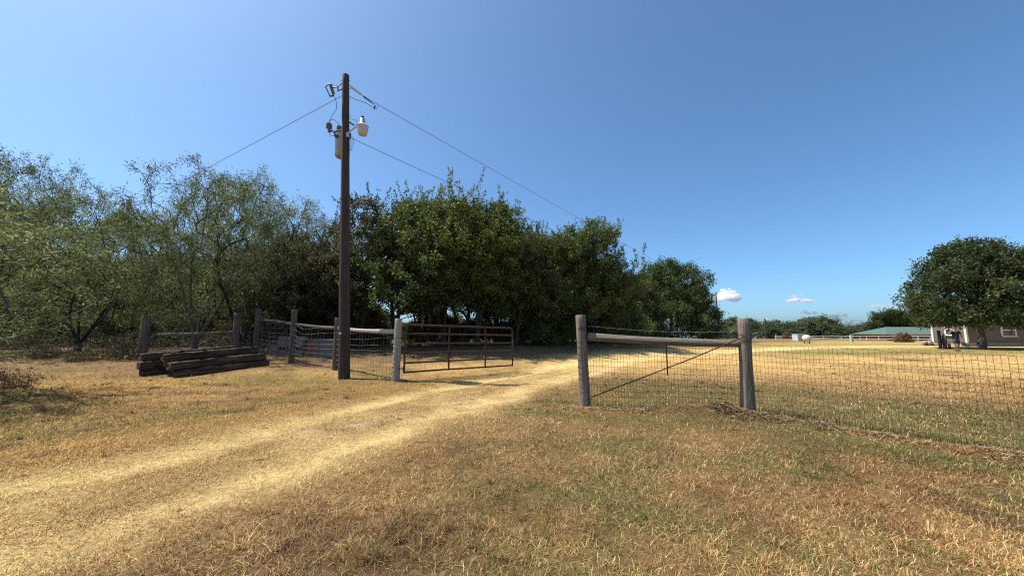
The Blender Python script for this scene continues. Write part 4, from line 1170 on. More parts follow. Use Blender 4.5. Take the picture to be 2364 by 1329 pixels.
MQ = [mesquite_mesh(201, stems=4), mesquite_mesh(202, stems=5, Rr=3.8), mesquite_mesh(203, stems=3, Rr=4.4), mesquite_mesh(204, stems=5, Rr=3.4)]
mm = (M['bark'], M['lf_mesq']); md = (M['bark_dark'], M['lf_mesq'])
mesq = [  # px, Y, top, variant, rot, wscale, label
    (228, 15.8, 440, 0, 20, .72, 'dark-trunked mesquite left of the timbers, its trunk clear of the grass'),
    (490, 15.6, 388, 1, 140, .78, 'multi-stemmed feathery mesquite arching up behind the stacked timbers'),
    (50, 14.8, 372, 2, 75, .70, 'tall wispy mesquite at the left edge of the photo'),
    (-90, 13.5, 420, 3, 200, .8, 'mesquite cut off by the left edge of the photo'),
    (335, 19.5, 492, 3, 250, .85, 'lower mesquite in the dip of the skyline between the taller mesquites'),
    (105, 20.5, 360, 1, 300, .85, 'mesquite rising behind the wispy one at the left edge'),
    (590, 17.5, 405, 0, 200, .82, 'slender mesquite leaning toward the utility pole from the left'),
    (690, 21.0, 475, 2, 330, .85, 'low feathery mesquite just left of the utility pole'),
    (400, 26.0, 490, 0, 90, 1.1, 'mesquite deep in the thicket behind the stacked timbers'),
    (-10, 24.0, 435, 3, 30, 1.2, 'mesquite deep in the thicket at the far left'),
    (215, 27.0, 478, 2, 210, 1.2, 'mesquite deep in the thicket behind the dark-trunked one'),
    (545, 23.0, 405, 3, 110, .85, 'mesquite between the arching one and the slender leaning one'),
]
for i, (px, Y, tp, v, rz, ws, lab) in enumerate(mesq):
    place_px('mesquite_tree', MQ[v], mm if i % 2 else md, px, Y, tp, 7.9, rz, lab, wscale=ws, group='mesquites at the left')
# one more outside the frame whose shade falls on the grass at the left edge
place('mesquite_tree', MQ[3], mm, -11.9, 7.15, .75, .56, 1.0, 'mesquite outside the left edge that shades the grass there', group='mesquites at the left')

GR = [grove_mesh(301), grove_mesh(302, trunks=3, Rr=4.4), grove_mesh(303, trunks=2, Rr=5.0), grove_mesh(304, Rr=3.8, shoots=34, ntip=560, per=46)]
gy_ = (M['bark_dark'], M['lf_yellow']); gm_ = (M['bark_dark'], M['lf_grove']); gg = (M['bark_dark'], M['lf_grey'])
grove = [
    (850, 25.5, 440, 3, 40, gg, 'thin brownish tree with wispy top just right of the utility pole'),
    (930, 27.0, 428, 0, 110, gm_, 'tall green tree with upright shoots rising right of the utility pole'),
    (1030, 27.5, 434, 1, 200, gm_, 'tall many-stemmed green tree standing behind the open gate'),
    (1105, 28.5, 440, 2, 20, gy_, 'broad yellowish-green tree above the far end of the gate'),
    (1190, 31.0, 500, 0, 260, gm_, 'green tree with low foliage right of the gate'),
    (1265, 33.5, 520, 2, 150, gm_, 'leafy tree in the row where the upper wire ends'),
    (1372, 35.5, 500, 1, 300, gm_, 'tall dark tree with ragged top at the right end of the grove'),
    (1318, 38.5, 530, 3, 80, gm_, 'thin tree between the ragged dark tree and its left neighbour'),
    (978, 29.5, 446, 3, 15, gm_, 'green tree filling the canopy between the two tall ones by the gate'),
    (1072, 30.5, 450, 0, 330, gm_, 'green tree tucked left of the yellowish one above the gate'),
    (1150, 33.0, 482, 3, 250, gm_, 'thin green tree just right of the yellowish one'),
    (1232, 34.5, 518, 0, 45, gm_, 'green tree low in the sloping canopy right of the gate'),
    (1398, 39.0, 585, 2, 95, gm_, 'low dark tree at the right foot of the ragged tall one'),
    (20, 35, 560, 2, 20, gg, 'dull tree deep behind the wispy mesquite at the left edge'),
    (160, 36, 575, 0, 70, gg, 'dull tree deep behind the dark-trunked mesquite'),
    (285, 34, 590, 1, 200, gg, 'dull tree deep behind the low mesquite in the skyline dip'),
    (415, 36, 570, 2, 140, gg, 'dull tree deep behind the corral posts'),
    (540, 34, 565, 0, 310, gg, 'dull tree deep behind the right end of the corral rail'),
    (640, 23.5, 575, 3, 20, gg, 'brownish thicket tree behind the third fence post'),
    (728, 24.5, 555, 1, 130, gg, 'dense brownish tree just left of the utility pole behind the bricks'),
    (770, 27.5, 500, 3, 180, gg, 'brownish tree hidden mostly behind the utility pole'),
    (985, 33.0, 470, 2, 280, gm_, 'tree in the second row behind the grove, left part'),
    (1150, 37.0, 505, 1, 10, gm_, 'tree in the second row behind the grove, right part'),
    (660, 31.0, 520, 1, 60, gg, 'brownish tree behind the slender leaning mesquite'),
]
for i, (px, Y, tp, v, rz, mt, lab) in enumerate(grove):
    Y = Y * .74
    place_px('grove_tree', GR[v], mt, px, Y, tp, 11.4, rz, lab, group='trees of the dark grove')
# round dense tree at the end of the grove
RD = dome_mesh(401, H=10, Rr=6, ntip=1500, per=52, low=.02, trunk_h=.06, ln=.25, wd=.12, spread=.26, skirt=.97, nl=60, tr=.2)
place_px('round_tree', RD, (M['bark_dark'], M['lf_round']), 1542, 48, 608, 9.6, 40, 'round-topped dense green tree at the far end of the grove', wscale=.98)
place_px('round_tree', RD, (M['bark_dark'], M['lf_round']), 1440, 42, 640, 9.6, 160, 'smaller dense tree filling the gap left of the round-topped tree', wscale=.7)
OK_ = dome_mesh(402, H=9.2, Rr=4.35, ntip=1400, per=54, low=.235, trunk_h=.15, ln=.19, wd=.115, spread=.2, nl=60, tr=.34, shell=.6, skirt=.85)
OX = at(2268, 803, 31)
place('oak_tree', OK_, (M['bark'], M['lf_oak']), OX.x, 31, 1.0, 1.0, R(30), 'large dark green oak shading the house at the right edge')
CE = grove_mesh(403, H=7, Rr=2.6, ntip=420, per=60, shoots=5, ln=.20, wd=.09, low=.1, trunks=1, spread=.2, nl=16)
place_px('cedar_tree', CE, (M['bark_dark'], M['lf_round']), 2052, 124, 703, 7.0, 0, 'dark cedar standing behind the green-roofed house left of the oak', wscale=2.3)
place_px('cedar_tree', CE, (M['bark_dark'], M['lf_round']), 2112, 120, 708, 7.0, 120, 'dark cedar tucked behind the left side of the large oak', wscale=2.3)

# understory shrubs and brush
SB_ = [dome_mesh(501, H=2.6, Rr=1.8, ntip=260, per=60, low=.02, trunk_h=.05, ln=.11, wd=.055, spread=.16, nl=14, tr=.05, skirt=.95),
       dome_mesh(502, H=3.0, Rr=1.6, ntip=240, per=60, low=.02, trunk_h=.05, ln=.11, wd=.055, spread=.18, nl=12, tr=.05, skirt=.9)]
under = [(655, 21, 655), (740, 20, 640), (800, 20.5, 665), (850, 24, 690), (1250, 26, 690), (1320, 28, 660), (1395, 30, 650), (1205, 25, 715), (1460, 40, 700),
         (1290, 26, 735), (1370, 29, 730), (560, 24, 640), (700, 25, 600), (1435, 34, 690), (1165, 25, 745), (945, 22, 742), (1040, 23.5, 728), (875, 23, 705), (1000, 25.5, 712), (1085, 25, 735), (1130, 27, 712), (905, 26, 735), (1225, 24.5, 700)]
for i, (px, Y, tp) in enumerate(under):
    ev = i % 2
    p = at(px, tp, Y); h = p.z - E(p.x, Y)
    place('shrub', SB_[ev], (M['twig'], M['lf_grey'] if px < 830 else M['lf_grove']), p.x, Y, h / 2.9 * 1.05, h / (2.6 if ev == 0 else 3.0), R(i * 77),
          'dark brownish shrub filling the shade behind the wire fence' if px < 830 else 'dark green shrub filling the shade under the grove', 'shrub', 'brown shrubs behind the wire fence' if px < 830 else 'shrubs under the grove', parts=('stems', 'foliage'))
BR = [brush_mesh(601), brush_mesh(602, H=1.1, Rr=1.7, ntip=190), brush_mesh(603, H=1.0, Rr=.9, leafy=26, ntip=120)]
for i, (px, Y, s, v) in enumerate([(600, 16.5, 1.0, 0), (660, 18, 1.1, 1), (450, 16.5, .9, 1), (150, 14.5, .7, 1), (60, 16, .9, 0), (380, 18, 1.1, 0), (530, 20, 1.2, 1), (300, 17, .9, 1), (720, 17.5, .8, 0), (200, 19, 1.1, 0)]):
    x = at(px, 800, Y).x
    place('brush_tangle', (BR[v][0], None), (M['twig'], None), x, Y, s, s, R(i * 53), 'bare grey tangle of dead brush on the ground under the mesquites', 'brush', 'dead brush under the mesquites', parts=('twigs', 'none'))
SP = brush_mesh(604, H=2.3, Rr=1.3, leafy=34, ntip=150, ln=.13, wd=.03)
for i, (px, Y, sc) in enumerate([(10, 16.5, .9), (120, 20, 1.2), (300, 19.5, 1.1), (390, 20.5, 1.3), (560, 19.5, 1.2), (90, 23, 1.5), (215, 23, 1.4), (470, 23, 1.5), (-60, 17, 1.3)]):
    x = at(px, 800, Y).x
    place('sapling', SP, (M['twig'], M['lf_grey'] if i % 3 else M['lf_mesq']), x, Y, sc, sc, R(i * 71), 'feathery young growth filling the shade under the mesquites', 'bush', 'young growth under the mesquites', parts=('stems', 'foliage'))
for px, Y, s, lab in ((8, 7.9, .55, 'dry brown weed bush at the left edge of the grass'), (95, 12.8, .6, 'leafy sapling in front of the mesquites at far left'), (190, 12.6, .55, 'low leafy weed near the dark mesquite trunk'), (285, 13.2, .8, 'leafy sapling beside the left ends of the timbers')):
    x = at(px, 850, Y).x
    place('weed_bush', BR[2], (M['twig'], M['lf_dead'] if px == 8 else M['lf_grey']), x, Y, s, s * (1.4 if px == 285 else 1), R(px), lab, 'bush', parts=('stems', 'foliage'))

# far tree line
FT = [dome_mesh(701, H=7, Rr=5, ntip=260, per=34, low=.08, ln=.42, wd=.26, spread=.35, nl=20, tr=.2, skirt=.9),
      dome_mesh(702, H=7, Rr=4.6, ntip=240, per=34, low=.1, ln=.42, wd=.26, spread=.4, nl=16, tr=.2, skirt=.8),
      mesquite_mesh(703, ntip=200, per=50)]
far = [(1690, 112, 741, 0, 'f'), (1745, 120, 743, 1, 'f'), (1660, 100, 756, 1, 'p'), (1705, 96, 757, 0, 'p'), (1800, 125, 747, 0, 'f'), (1840, 118, 751, 1, 'f'),
       (1868, 112, 741, 0, 'f'), (1910, 104, 729, 2, 'p'), (1885, 108, 738, 1, 'f'), (1945, 122, 756, 0, 'f'), (1985, 130, 757, 1, 'f'), (1775, 105, 756, 0, 'f'), (1635, 92, 757, 0, 'p'),
       (2010, 128, 750, 0, 'f'), (2080, 124, 745, 1, 'f'), (2150, 126, 742, 0, 'f'), (2250, 130, 744, 1, 'f'), (2350, 128, 742, 0, 'f')]
for i, (px, Y, tp, v, c) in enumerate(far):
    lab = 'pale feathery rounded tree standing out in the far tree line' if v == 2 else ('pale low tree at the left foot of the far tree line' if c == 'p' else 'dark green tree in the far tree line beyond the white fence')
    p = at(px, tp - 6, Y); h = p.z - E(p.x, Y)
    H0 = 7.9 if v == 2 else 6.8
    place('far_tree', FT[v], (M['bark_dark'], M['lf_pale'] if c == 'p' else M['lf_far']), p.x, Y, 1.35 * h / 7 if v != 2 else 1.55, h / H0, R(i * 67), lab, group='trees of the far tree line')
# low dense growth closing the horizon between the trunks
for i, (px, Y, tp) in enumerate([(-420, 30, 700), (-260, 33, 705), (-110, 34, 700), (30, 36, 702), (150, 37, 708), (260, 36, 700), (370, 37, 706), (470, 38, 700), (570, 37, 704), (670, 38, 700), (770, 40, 702),
                                   (850, 42, 722), (905, 44, 742), (965, 43, 738), (1030, 44, 722), (1090, 46, 742), (1150, 47, 748), (1210, 47, 735)]):
    p = at(px, tp, Y); h = p.z - E(p.x, Y)
    place('far_shrub', FT[i % 2], (M['bark_dark'], M['lf_far'] if px > 800 else M['lf_mesq']), p.x, Y, max(.55, h / 4.6), h / 7.1, R(i * 47), 'low growth seen between the trunks deep in the thicket at left' if px < 800 else 'low growth seen between the trunks behind the gate', 'shrub', 'low growth deep in the left thicket' if px < 800 else 'low growth behind the gate', parts=('stems', 'foliage'))
# trees closing the horizon behind the thickets at left
for i, (px, Y, tp) in enumerate([(-250, 40, 640), (-60, 46, 650), (80, 48, 645), (220, 50, 650), (360, 48, 655), (500, 50, 650), (620, 52, 650), (1250, 70, 690), (1380, 72, 690), (-420, 36, 630)]):
    p = at(px, tp, Y); h = p.z - E(p.x, Y)
    place('far_tree', FT[i % 2], (M['bark_dark'], M['lf_far']), p.x, Y, h / 6.2, h / 7.1, R(i * 47), 'dark tree glimpsed deep behind the thicket', group='trees glimpsed behind the thicket')
DB = brush_mesh(801, H=1.5, Rr=1.2, leafy=30, ln=.16, wd=.08)
for px, Y, s, lab in ((2085, 66, 1.1, 'russet dried-up bush in front of the green-roofed house'), (1818, 84, .9, 'rusty brown dead bush by the white pipe fence')):
    x = at(px, 780, Y).x
    place('dried_bush', DB, (M['twig'], M['lf_dead']), x, Y, s, s * 1.1, 0, lab, 'bush', parts=('stems', 'foliage'))

# ================================================================== FAR PLACE : poles, white fence, tank, houses
x, y = FAR_POLE; zg = E(x, y); tp = at(1654, 675, y).z
r = empty('utility_pole', (x, y, zg), label='thin distant wooden pole in front of the largest cloud', cat='utility pole')
log('pole_shaft', (0, 0, -.3), (-.12, 0, tp - zg), .16, .11, M['pole_wood'], r, sides=12, rings=10, seed=4)
for z in (9.0, 8.2): MB().lathe([(.03, 0), (.07, .03), (.07, .1), (.03, .14)], 8, (.0, 0, z - zg - .1)).build('insulator', M['porcelain'], r)
x = at(1769, 780, 92).x; zg = E(x, 92); tp = at(1769, 735, 92).z
r = empty('utility_pole', (x, 92, zg), label='short distant pole carrying a white yard light above the far trees', cat='utility pole')
log('pole_shaft', (0, 0, -.3), (0, 0, tp - zg), .17, .13, M['pole_wood'], r, sides=12, rings=10, seed=5)
MB().tube([(.1, 0, tp - zg - .25), (.5, 0, tp - zg - .1)], .03, 6).build('lamp_arm', M['alu'], r)
MB().lathe([(0, -.2), (.16, -.2), (.22, 0), (.1, .1), (0, .2)], 12, (.55, 0, tp - zg - .12)).build('lamp_head', M['white'], r, smooth=True)

wf = empty('pipe_fence', (0, 0, 0), label='long low white pipe rail fence beyond the lawn', cat='fence')
wpts = []
for px, big in ((1792, 1), (1815, 0), (1837, 0), (1868, 0), (1902, 0), (1943, 0), (1966, 2), (1986, 0), (2001, 0), (2029, 0), (2074, 0), (2120, 0), (2150, 0)):
    Y = 85 - (px - 1792) * .055; pp = at(px, 780, Y); zg = E(pp.x, Y); w = (.13, .26, .5)[big]
    zt = at(px, 776, Y).z
    MB().box((pp.x, Y, (zg - .2 + zt + (.25 if big else 0)) / 2), (w, w * .8, zt - zg + .2 + (.25 if big else 0)), bev=.02).build('post', M['cream'], wf)
    wpts.append((pp.x, Y, zt, zg))
for f in (1.0, .5):
    for a_, b_ in zip(wpts[:-1], wpts[1:]):
        MB().tube([(a_[0], a_[1] - .12, a_[3] + (a_[2] - a_[3]) * f), (b_[0], b_[1] - .12, b_[3] + (b_[2] - b_[3]) * f)], .055, 6).build('rail', M['cream'], wf)

# propane tank seen end on
x = at(1863, 790, 50).x; zg = E(x, 50)
pt = empty('propane_tank', (x, 50, zg), (0, 0, R(-36)), 'round cream propane tank seen end on, before the white fence', 'propane tank')
prof = [(0, -1.25)] + [(.475 * math.cos(a), -.85 - .40 * math.sin(a)) for a in [R(90 - k * 15) for k in range(1, 6)]] + [(.475, -.85), (.475, .85)] + [(.475 * math.cos(a), .85 + .40 * math.sin(a)) for a in [R(k * 15) for k in range(1, 6)]] + [(0, 1.25)]
MB().lathe(prof, 28, (0, 0, .68), Matrix.Rotation(R(90), 3, 'X')).build('shell', M['tank_white'], pt, smooth=True)
MB().lathe([(.2, 0), (.2, .14), (.16, .2), (0, .22)], 16, (0, 0, 1.13)).build('valve_dome', M['iron'], pt, smooth=True)
for sx in (-.26, .26):
    for sy in (-.7, .7):
        MB().box((sx, sy, .16), (.07, .10, .34)).build('leg', M['iron'], pt)
x = at(1846, 785, 62).x; zg = E(x, 62)
cb = empty('metal_box', (x, 62, zg), (0, 0, R(15)), 'pale blue-grey metal box left of the propane tank', 'utility box')
MB().box((0, 0, .55), (1.9, 1.0, 1.1), bev=.03).build('cabinet', M['greybox'], cb)
MB().box((0, 0, 1.12), (2.0, 1.1, .06)).build('lid', M['greybox'], cb)
for k in (-.45, .45): MB().box((k, -.51, .55), (.8, .03, .9), bev=.01).build('panel', M['greybox'], cb)

# green-roofed brick house
def green_house():
    Y = 100; a_ = Vector((100.5, Y, 0))
    zg = E(a_.x, Y)
    eave = at(2040, 771, Y).z - zg; peak = at(2036, 754.5, Y + 4.5).z - zg
    W = 20
    root = empty('brick_house', (a_.x, Y, zg), label='low brick house with a green metal hip roof beyond the white fence', cat='house')
    D = 9
    MB().box((W / 2, D / 2, eave / 2 - .3), (W, D, eave + .6)).build('wall', M['house_brick'], root)
    o = .7; hx = 4.5
    v = [(-o, -o, eave), (W + o, -o, eave), (W + o, D + o, eave), (-o, D + o, eave), (hx, D / 2, peak), (W - hx * .8, D / 2, peak), (-o, -o, eave - .15), (W + o, -o, eave - .15), (W + o, D + o, eave - .15), (-o, D + o, eave - .15)]
    f = [(0, 1, 5, 4), (1, 2, 5), (2, 3, 4, 5), (3, 0, 4), (6, 7, 1, 0), (7, 8, 2, 1), (8, 9, 3, 2), (9, 6, 0, 3), (9, 8, 7, 6)]
    roof = MB().add(v, f).build('roof', M['roof_green'], root)
    for k in range(26):                              # standing seams down the front slope
        x = -o + (W + 2 * o) * k / 25
        t = 1.0
        if x < hx: t = (x + o) / (hx + o)
        elif x > W - hx * .8: t = (W + o - x) / (hx * .8 + o)
        if t < .06: continue
        yy = -o + (D / 2 + o) * t; zz = eave + (peak - eave) * t
        MB().tube([(x, -o, eave + .03), (x, yy, zz + .03)], .035, 4).build('seam', M['roof_green'], roof)
    for k, x in enumerate((3.0, 7.5, 12)):
        w = MB().box((x, -.03, eave - 1.1), (1.3, .1, 1.1)).build('window', M['white'], root)
        MB().box((x, -.09, eave - 1.1), (1.05, .04, .85)).build('pane', M['glass'], w)
    MB().box((5.3, -.03, eave - 1.25), (1.0, .1, 2.0)).build('door', M['iron'], root)
    MB().tube([(-.1, -o + .05, eave - .1), (W + .1, -o + .05, eave - .1)], .07, 6).build('gutter', M['white'], root)
green_house()

def taupe_house():
    Y = 36.0; x0 = at(2233, 790, Y).x; zg = E(x0 + 2, Y); h = 2.7; W = 13
    D = x0 / ((2131 - 1182) / F) * .985 - Y
    root = empty('sided_house', (x0, Y, zg), (0, 0, 0), 'taupe sided house with white trim behind the large oak', 'house')
    MB().box((W / 2, D / 2, h / 2 + .17), (W, D, h - .34)).build('wall', M['siding'], root)
    MB().box((W / 2, D / 2, 0), (W - .08, D - .08, .8)).build('foundation', M['stone'], root)
    n = 14                                           # lap boards of the front and side walls
    for k in range(n):
        z = .36 + k * (h - .36) / n
        MB().add([(-.0, -.028, z), (W, -.028, z), (W, -.006, z + .17), (0, -.006, z + .17), (0, -.0, z), (W, 0, z)], [(0, 1, 2, 3), (4, 5, 1, 0)]).build('lap_board', M['siding'], root)
        MB().add([(-.028, D, z), (-.028, 0, z), (-.006, 0, z + .17), (-.006, D, z + .17), (0, D, z), (0, 0, z)], [(0, 1, 2, 3), (4, 5, 1, 0)]).build('lap_board', M['siding'], root)
    for x, y in ((-.02, -.02), (-.02, D - .05)): MB().box((x, y, h / 2), (.17, .17, h)).build('corner_trim', M['white'], root)
    MB().box((W / 2, -.36, h), (W + .8, .06, .2)).build('fascia', M['white'], root)
    rise = 1.0
    v = [(-.4, -.4, h), (W + .4, -.4, h), (W + .4, D + .4, h), (-.4, D + .4, h), (-.4, D / 2, h + rise), (W + .4, D / 2, h + rise)]
    v += [(a, b, c - .12) for a, b, c in v[:4]]
    MB().add(v, [(0, 1, 5, 4), (2, 3, 4, 5), (1, 2, 5), (3, 0, 4), (6, 7, 1, 0), (8, 9, 3, 2), (9, 8, 7, 6), (7, 8, 2, 1), (9, 6, 0, 3)]).build('roof', M['roof_brown'], root)
    def win(c, w, hh, zb, side):
        q = Matrix.Rotation(R(-90) if side else 0, 3, 'Z')
        def bx(name, off, size, mat, par):
            sz = (size[1], size[0], size[2]) if side else size
            pos = (off[1], c - off[0], off[2]) if side else (c + off[0], off[1], off[2])
            return MB().box(pos, sz).build(name, mat, par)
        fr_ = bx('window', (0, -.055, zb + hh / 2), (w, .09, hh), M['white'], root)
        bx('pane', (0, -.105, zb + hh * .27), (w - .26, .02, hh * .42), M['glass'], fr_)
        bx('pane', (0, -.105, zb + hh * .75), (w - .26, .02, hh * .40), M['glass'], fr_)
        bx('sill', (0, -.13, zb - .02), (w + .12, .12, .06), M['white'], fr_)
    win(x0 / ((2187 - 1182) / F) - Y, .85, 1.15, 1.05, True)
    win(at(2326, 765, Y).x - x0, 1.45, 1.15, .95, False)
    xx = at(2358, 765, Y).x - x0
    d = MB().box((xx + .8, -.06, 1.25), (1.0, .1, 2.05), bev=.01).build('door', M['cedar'], root)
    MB().lathe([(.02, 0), (.045, .03), (.03, .07), (0, .08)], 10, (xx + .45, -.11, 1.2), Matrix.Rotation(R(90), 3, 'X')).build('handle', M['alu'], d)
    log('porch_post', (xx - .05, -1.0, -.1), (xx - .05, -1.0, 2.5), .09, .085, M['cedar'], root, sides=12, rings=4)
    MB().box((xx + 1.6, -.75, 2.52), (3.6, 1.5, .12)).build('porch_beam', M['cedar'], root)
taupe_house()
# small things by the house
p = at(2146, 798, 37.5)
for k in range(7):
    o = MB().lathe([(0, -.13), (.2, -.1), (.26, .0), (.18, .12), (0, .16)], 7, (0, 0, 0)).build('stone', M['stone'], None, (p.x - .5 + .33 * (k % 4), 37.5 + random.uniform(-.1, .1), E(p.x, 37.5) + .11 + .22 * (k // 4)), (random.random(), random.random(), k))
    tag(o, 'pale stone in the little pile at the left corner of the taupe house', 'stone', 'stones piled by the house corner')
p = at(2234, 798, 33.5)
ct = empty('bucket', (p.x, 33.5, E(p.x, 33.5)), label='white bucket on the grass left of the oak trunk', cat='bucket')
MB().lathe([(0, 0), (.15, 0), (.19, .38), (.20, .40), (.185, .40), (.15, .05), (0, .05)], 18).build('pail', M['white'], ct, smooth=True)
MB().tube([(.19 * math.cos(a), 0, .38 + .16 * math.sin(a)) for a in [math.pi * k / 10 for k in range(11)]], .008, 5).build('bail_handle', M['galv'], ct)

# black iron wheels and post
p = at(2178, 802, 30.5)
wh = empty('iron_wheel_ornament', (p.x, 30.5, E(p.x, 30.5)), (0, 0, R(-40)), 'tall black iron wheel leaning on a post beside the walking person', 'yard ornament')
def ring(rad, tub, c, sides=28):
    return MB().tube([(c[0], c[1] + rad * math.cos(2 * math.pi * k / sides), c[2] + rad * math.sin(2 * math.pi * k / sides)) for k in range(sides + 1)], tub, 8)
log('post', (-.12, .2, -.1), (-.12, .2, 1.52), .11, .10, M['iron'], wh, sides=12, rings=4)
ring(.55, .06, (.10, 0, .60)).build('rim', M['iron'], wh, smooth=True)
for k in range(10):
    a = 2 * math.pi * k / 10
    MB().tube([(.10, 0, .60), (.10, .55 * math.cos(a), .60 + .55 * math.sin(a))], .018, 6).build('spoke', M['iron'], wh)
MB().lathe([(.09, -.12), (.09, .12)], 12, (.10, 0, .60), Matrix.Rotation(R(90), 3, 'Y')).build('hub', M['iron'], wh)
ring(.2, .05, (.32, -.1, .24), 18).build('small_rim', M['iron'], wh, smooth=True)
MB().box((.05, 0, .06), (.7, .3, .14), bev=.02).build('base', M['iron'], wh)

# ================================================================== PERSON
def skin_obj(name, chains, mat, parent, sub=2):
    """chains: list of lists of (co, radius) ; the first vertex of a later chain may be ('@', i) to join vertex i"""
    V = []; Rd = []; Ed = []
    for ch in chains:
        prev = None
        for item in ch:
            if item[0] == '@': prev = item[1]; continue
            V.append(item[0]); Rd.append(item[1]); i = len(V) - 1
            if prev is not None: Ed.append((prev, i))
            prev = i
    me = bpy.data.meshes.new(name); me.from_pydata(V, Ed, []); me.update()
    o = link_mesh(name, me, mat, parent)
    md = o.modifiers.new('Skin', 'SKIN'); md.use_smooth_shade = True
    if not me.skin_vertices: raise RuntimeError('no skin layer')
    sv = me.skin_vertices[0].data
    for i, r_ in enumerate(Rd): sv[i].radius = (r_, r_) if not isinstance(r_, tuple) else r_
    sv[0].use_root = True
    s = o.modifiers.new('Sub', 'SUBSURF'); s.levels = sub; s.render_levels = sub
    return o

def person():
    p = at(2211, 810, 27.4)
    root = empty('person', (p.x, 27.4, E(p.x, 27.4)), (0, 0, R(-25)), 'person in navy shirt and dark shorts walking, one hand raised to the brow', 'person')
    # x right (viewer), -y toward camera
    body = [
        [((0, 0, .93), (.155, .12)), ((0, .0, 1.10), (.15, .115)), ((0, 0, 1.28), (.175, .12)), ((0, .0, 1.40), (.14, .10)), ((0, -.01, 1.48), .06), ((0, -.02, 1.55), (.075, .085)), ((0, -.025, 1.62), (.085, .10)), ((0, -.02, 1.70), (.07, .085))],   # 0..7
        [('@', 0), ((-.10, 0, .84), .095), ((-.11, -.08, .50), .062), ((-.11, -.06, .32), .056), ((-.12, -.02, .10), .04), ((-.12, -.08, .045), .042), ((-.125, -.18, .03), .035)],   # 8..13 left (viewer) leg, forward
        [('@', 0), ((.10, 0, .84), .095), ((.11, .02, .50), .062), ((.11, .10, .32), .056), ((.12, .18, .11), .04), ((.12, .14, .05), .042), ((.125, .04, .03), .035)],            # 14..19
        [('@', 3), ((-.20, 0, 1.40), .068), ((-.34, -.04, 1.28), .05), ((-.40, -.08, 1.22), .046), ((-.30, -.12, 1.40), .04), ((-.17, -.15, 1.60), .03), ((-.13, -.15, 1.655), (.038, .018)), ((-.06, -.145, 1.675), (.022, .012))],   # 20..26
        [('@', 3), ((.20, 0, 1.40), .068), ((.28, .01, 1.22), .052), ((.31, .01, 1.10), .046), ((.32, -.04, .95), .038), ((.32, -.07, .84), .03), ((.32, -.08, .78), (.02, .036)), ((.315, -.09, .72), (.015, .03))],   # 27..33
    ]
    bd = skin_obj('body', body, M['skin'], root)
    for k in range(4):                                        # fingers at the brow and round the bag strap
        skin_obj('finger', [[((-.08, -.15 - .006 * k, 1.69 - .018 * k), .009), ((-.045, -.152 - .006 * k, 1.695 - .018 * k), .008), ((-.01, -.148 - .005 * k, 1.692 - .017 * k), .006)]], M['skin'], bd, 1)
        skin_obj('finger', [[((.315, -.06 - .018 * k, .735), .009), ((.325, -.062 - .018 * k, .70), .008), ((.305, -.065 - .018 * k, .675), .006)]], M['skin'], bd, 1)
    skin_obj('thumb', [[((-.12, -.14, 1.64), .011), ((-.10, -.16, 1.615), .009), ((-.08, -.165, 1.60), .007)]], M['skin'], bd, 1)
    skin_obj('thumb', [[((.30, -.06, .79), .011), ((.285, -.085, .76), .009), ((.285, -.10, .735), .007)]], M['skin'], bd, 1)
    MB().lathe([(.014, -.02), (.018, .0), (.008, .035)], 8, (0, -.125, 1.60)).build('nose', M['skin'], bd, smooth=True)
    for s in (-1, 1):
        MB().lathe([(0, -.012), (.012, 0), (0, .012)], 8, (.032 * s, -.118, 1.632)).build('eye', M['hair'], bd, smooth=True)
        MB().lathe([(0, -.03), (.014, -.01), (.014, .02), (0, .032)], 8, (.088 * s, -.02, 1.61)).build('ear', M['skin'], bd, smooth=True)
    MB().box((0, -.117, 1.555), (.05, .012, .01), bev=.003).build('mouth', M['cedar'], bd)
    hair = [(.0, .115)] ; prof = [(.098, -.02), (.108, .02), (.10, .065), (.07, .10), (.0, .118)]
    MB().lathe(prof, 18, (0, -.005, 1.655)).build('hair', M['hair'], root, smooth=True)
    skin_obj('shirt', [
        [((0, 0, .84), (.195, .155)), ((0, 0, .95), (.19, .15)), ((0, 0, 1.06), (.185, .145)), ((0, 0, 1.24), (.20, .145)), ((0, 0, 1.39), (.17, .12)), ((0, -.0, 1.455), (.085, .08))],
        [('@', 4), ((-.20, 0, 1.40), .085), ((-.31, -.035, 1.30), .072)], [('@', 4), ((.20, 0, 1.40), .085), ((.27, .01, 1.24), .072)]], M['navy'], root)
    skin_obj('shorts', [
        [((0, 0, .95), (.17, .135)), ((0, 0, .86), (.165, .135))],
        [('@', 1), ((-.105, -.01, .80), .11), ((-.11, -.05, .62), .098), ((-.11, -.07, .52), .094)], [('@', 1), ((.105, 0, .80), .11), ((.11, .01, .62), .098), ((.11, .025, .52), .094)]], M['slate'], root)
    for s, q in ((-1, (-.122, -.08, .04)), (1, (.122, .12, .05))):
        MB().box((q[0], q[1], q[2]), (.10, .28, .085), bev=.03).build('shoe', M['shoe'], root)
    bag = empty('shoulder_bag', root.matrix_basis @ Vector((0, 0, 0)))
    bag.location = (p.x, 27.4, E(p.x, 27.4)); bag.rotation_euler = root.rotation_euler
    tag(bag, 'small dark bag hanging from the lowered hand of the walking person', 'bag')
    MB().box((.32, -.09, .50), (.13, .30, .28), bev=.04).build('pouch', M['slate'], bag)
    MB().tube([(.32, -.20, .62), (.318, -.15, .69), (.318, -.09, .705), (.318, -.03, .69), (.32, .02, .62)], .012, 6).build('strap', M['navy'], bag)
person()

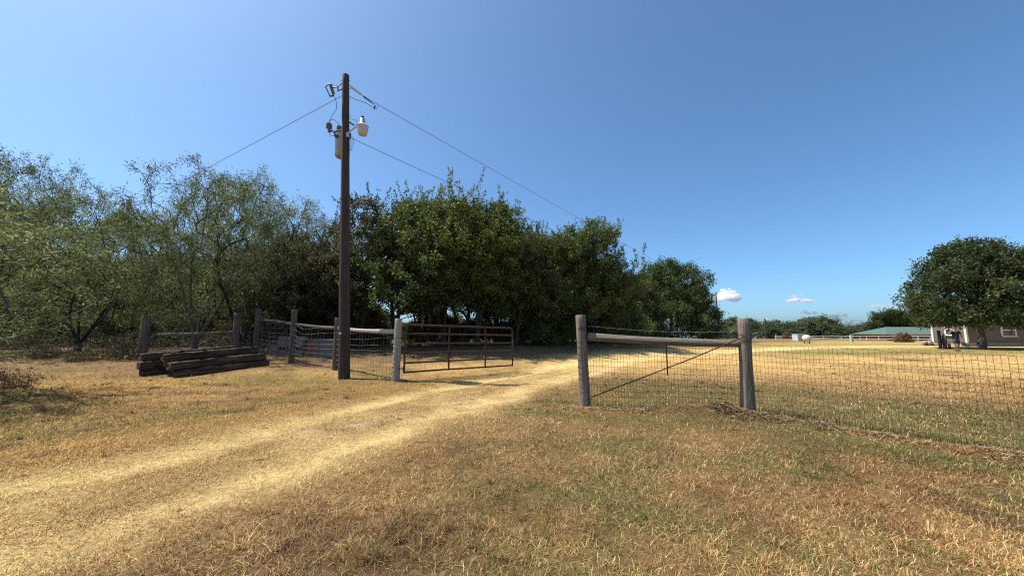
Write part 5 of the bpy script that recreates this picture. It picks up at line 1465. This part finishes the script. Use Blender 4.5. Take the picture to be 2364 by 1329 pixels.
# ================================================================== CLOUDS
m, nt, o = new_mat('cloud_vapour')
pv = nt.nodes.new('ShaderNodeVolumePrincipled')
pv.inputs['Color'].default_value = (.99, .99, .99, 1); pv.inputs['Density'].default_value = .05; pv.inputs['Anisotropy'].default_value = .35
nt.links.new(pv.outputs[0], o.inputs['Volume'])
m2, nt2, o2 = new_mat('thin_cloud_vapour')
pv2 = nt2.nodes.new('ShaderNodeVolumePrincipled')
pv2.inputs['Color'].default_value = (.99, .99, .99, 1); pv2.inputs['Density'].default_value = .028; pv2.inputs['Anisotropy'].default_value = .35
nt2.links.new(pv2.outputs[0], o2.inputs['Volume'])
bm = bmesh.new(); bmesh.ops.create_icosphere(bm, subdivisions=3, radius=1); ICO = np.array([v.co for v in bm.verts]); ICF = np.array([[v.index for v in f.verts] for f in bm.faces]); bm.free()
def cloud(px, py, wpx, hpx, seed, label, mat='cloud_vapour'):
    rg = np.random.default_rng(seed); Y = 2600.0; c = at(px, py, Y); k = Y / F
    Vs = []; Fs = []; off = 0
    for i in range(60):
        u = rg.uniform(-1, 1); big = i < 16
        env = math.sqrt(max(0, 1 - u * u)) * (.6 + .4 * math.sin(3 * u + seed))
        h = rg.uniform(0, 1) * env
        r = (rg.uniform(.2, .3) if big else rg.uniform(.07, .15)) * hpx * k
        if big: h *= .5
        ctr = np.array([u * wpx * .5 * k * (.75 if big else .95), rg.uniform(-1, 1) * wpx * .18 * k, (h * .85 - .36) * hpx * k])
        disp = 1 + .2 * np.sin(ICO @ rg.normal(0, 4, 3) + rg.uniform(0, 6)) * np.sin(ICO @ rg.normal(0, 5, 3))
        V = ICO * disp[:, None] * r * np.array([1.45, 1.3, .8]) + ctr
        Vs.append(V); Fs.append(ICF + off); off += len(V)
    me = np_mesh('cloud', np.concatenate(Vs), np.concatenate(Fs), 3, smooth=True)
    o = link_mesh('cloud', me, MATS[mat], None, c); tag(o, label, 'cloud', 'small clouds low over the horizon')
    rm = o.modifiers.new('Remesh', 'REMESH'); rm.mode = 'VOXEL'; rm.voxel_size = hpx * k * .035
cloud(1676, 679, 66, 32, 1, 'largest white cloud, low beside the thin distant pole')
cloud(1843, 688, 62, 19, 2, 'flat white cloud alone above the far tree line')
cloud(2040, 703, 78, 15, 3, 'long thin cloud left of the large oak', 'thin_cloud_vapour')
cloud(1866, 718, 32, 14, 4, 'faint small cloud under the flat white one', 'thin_cloud_vapour')
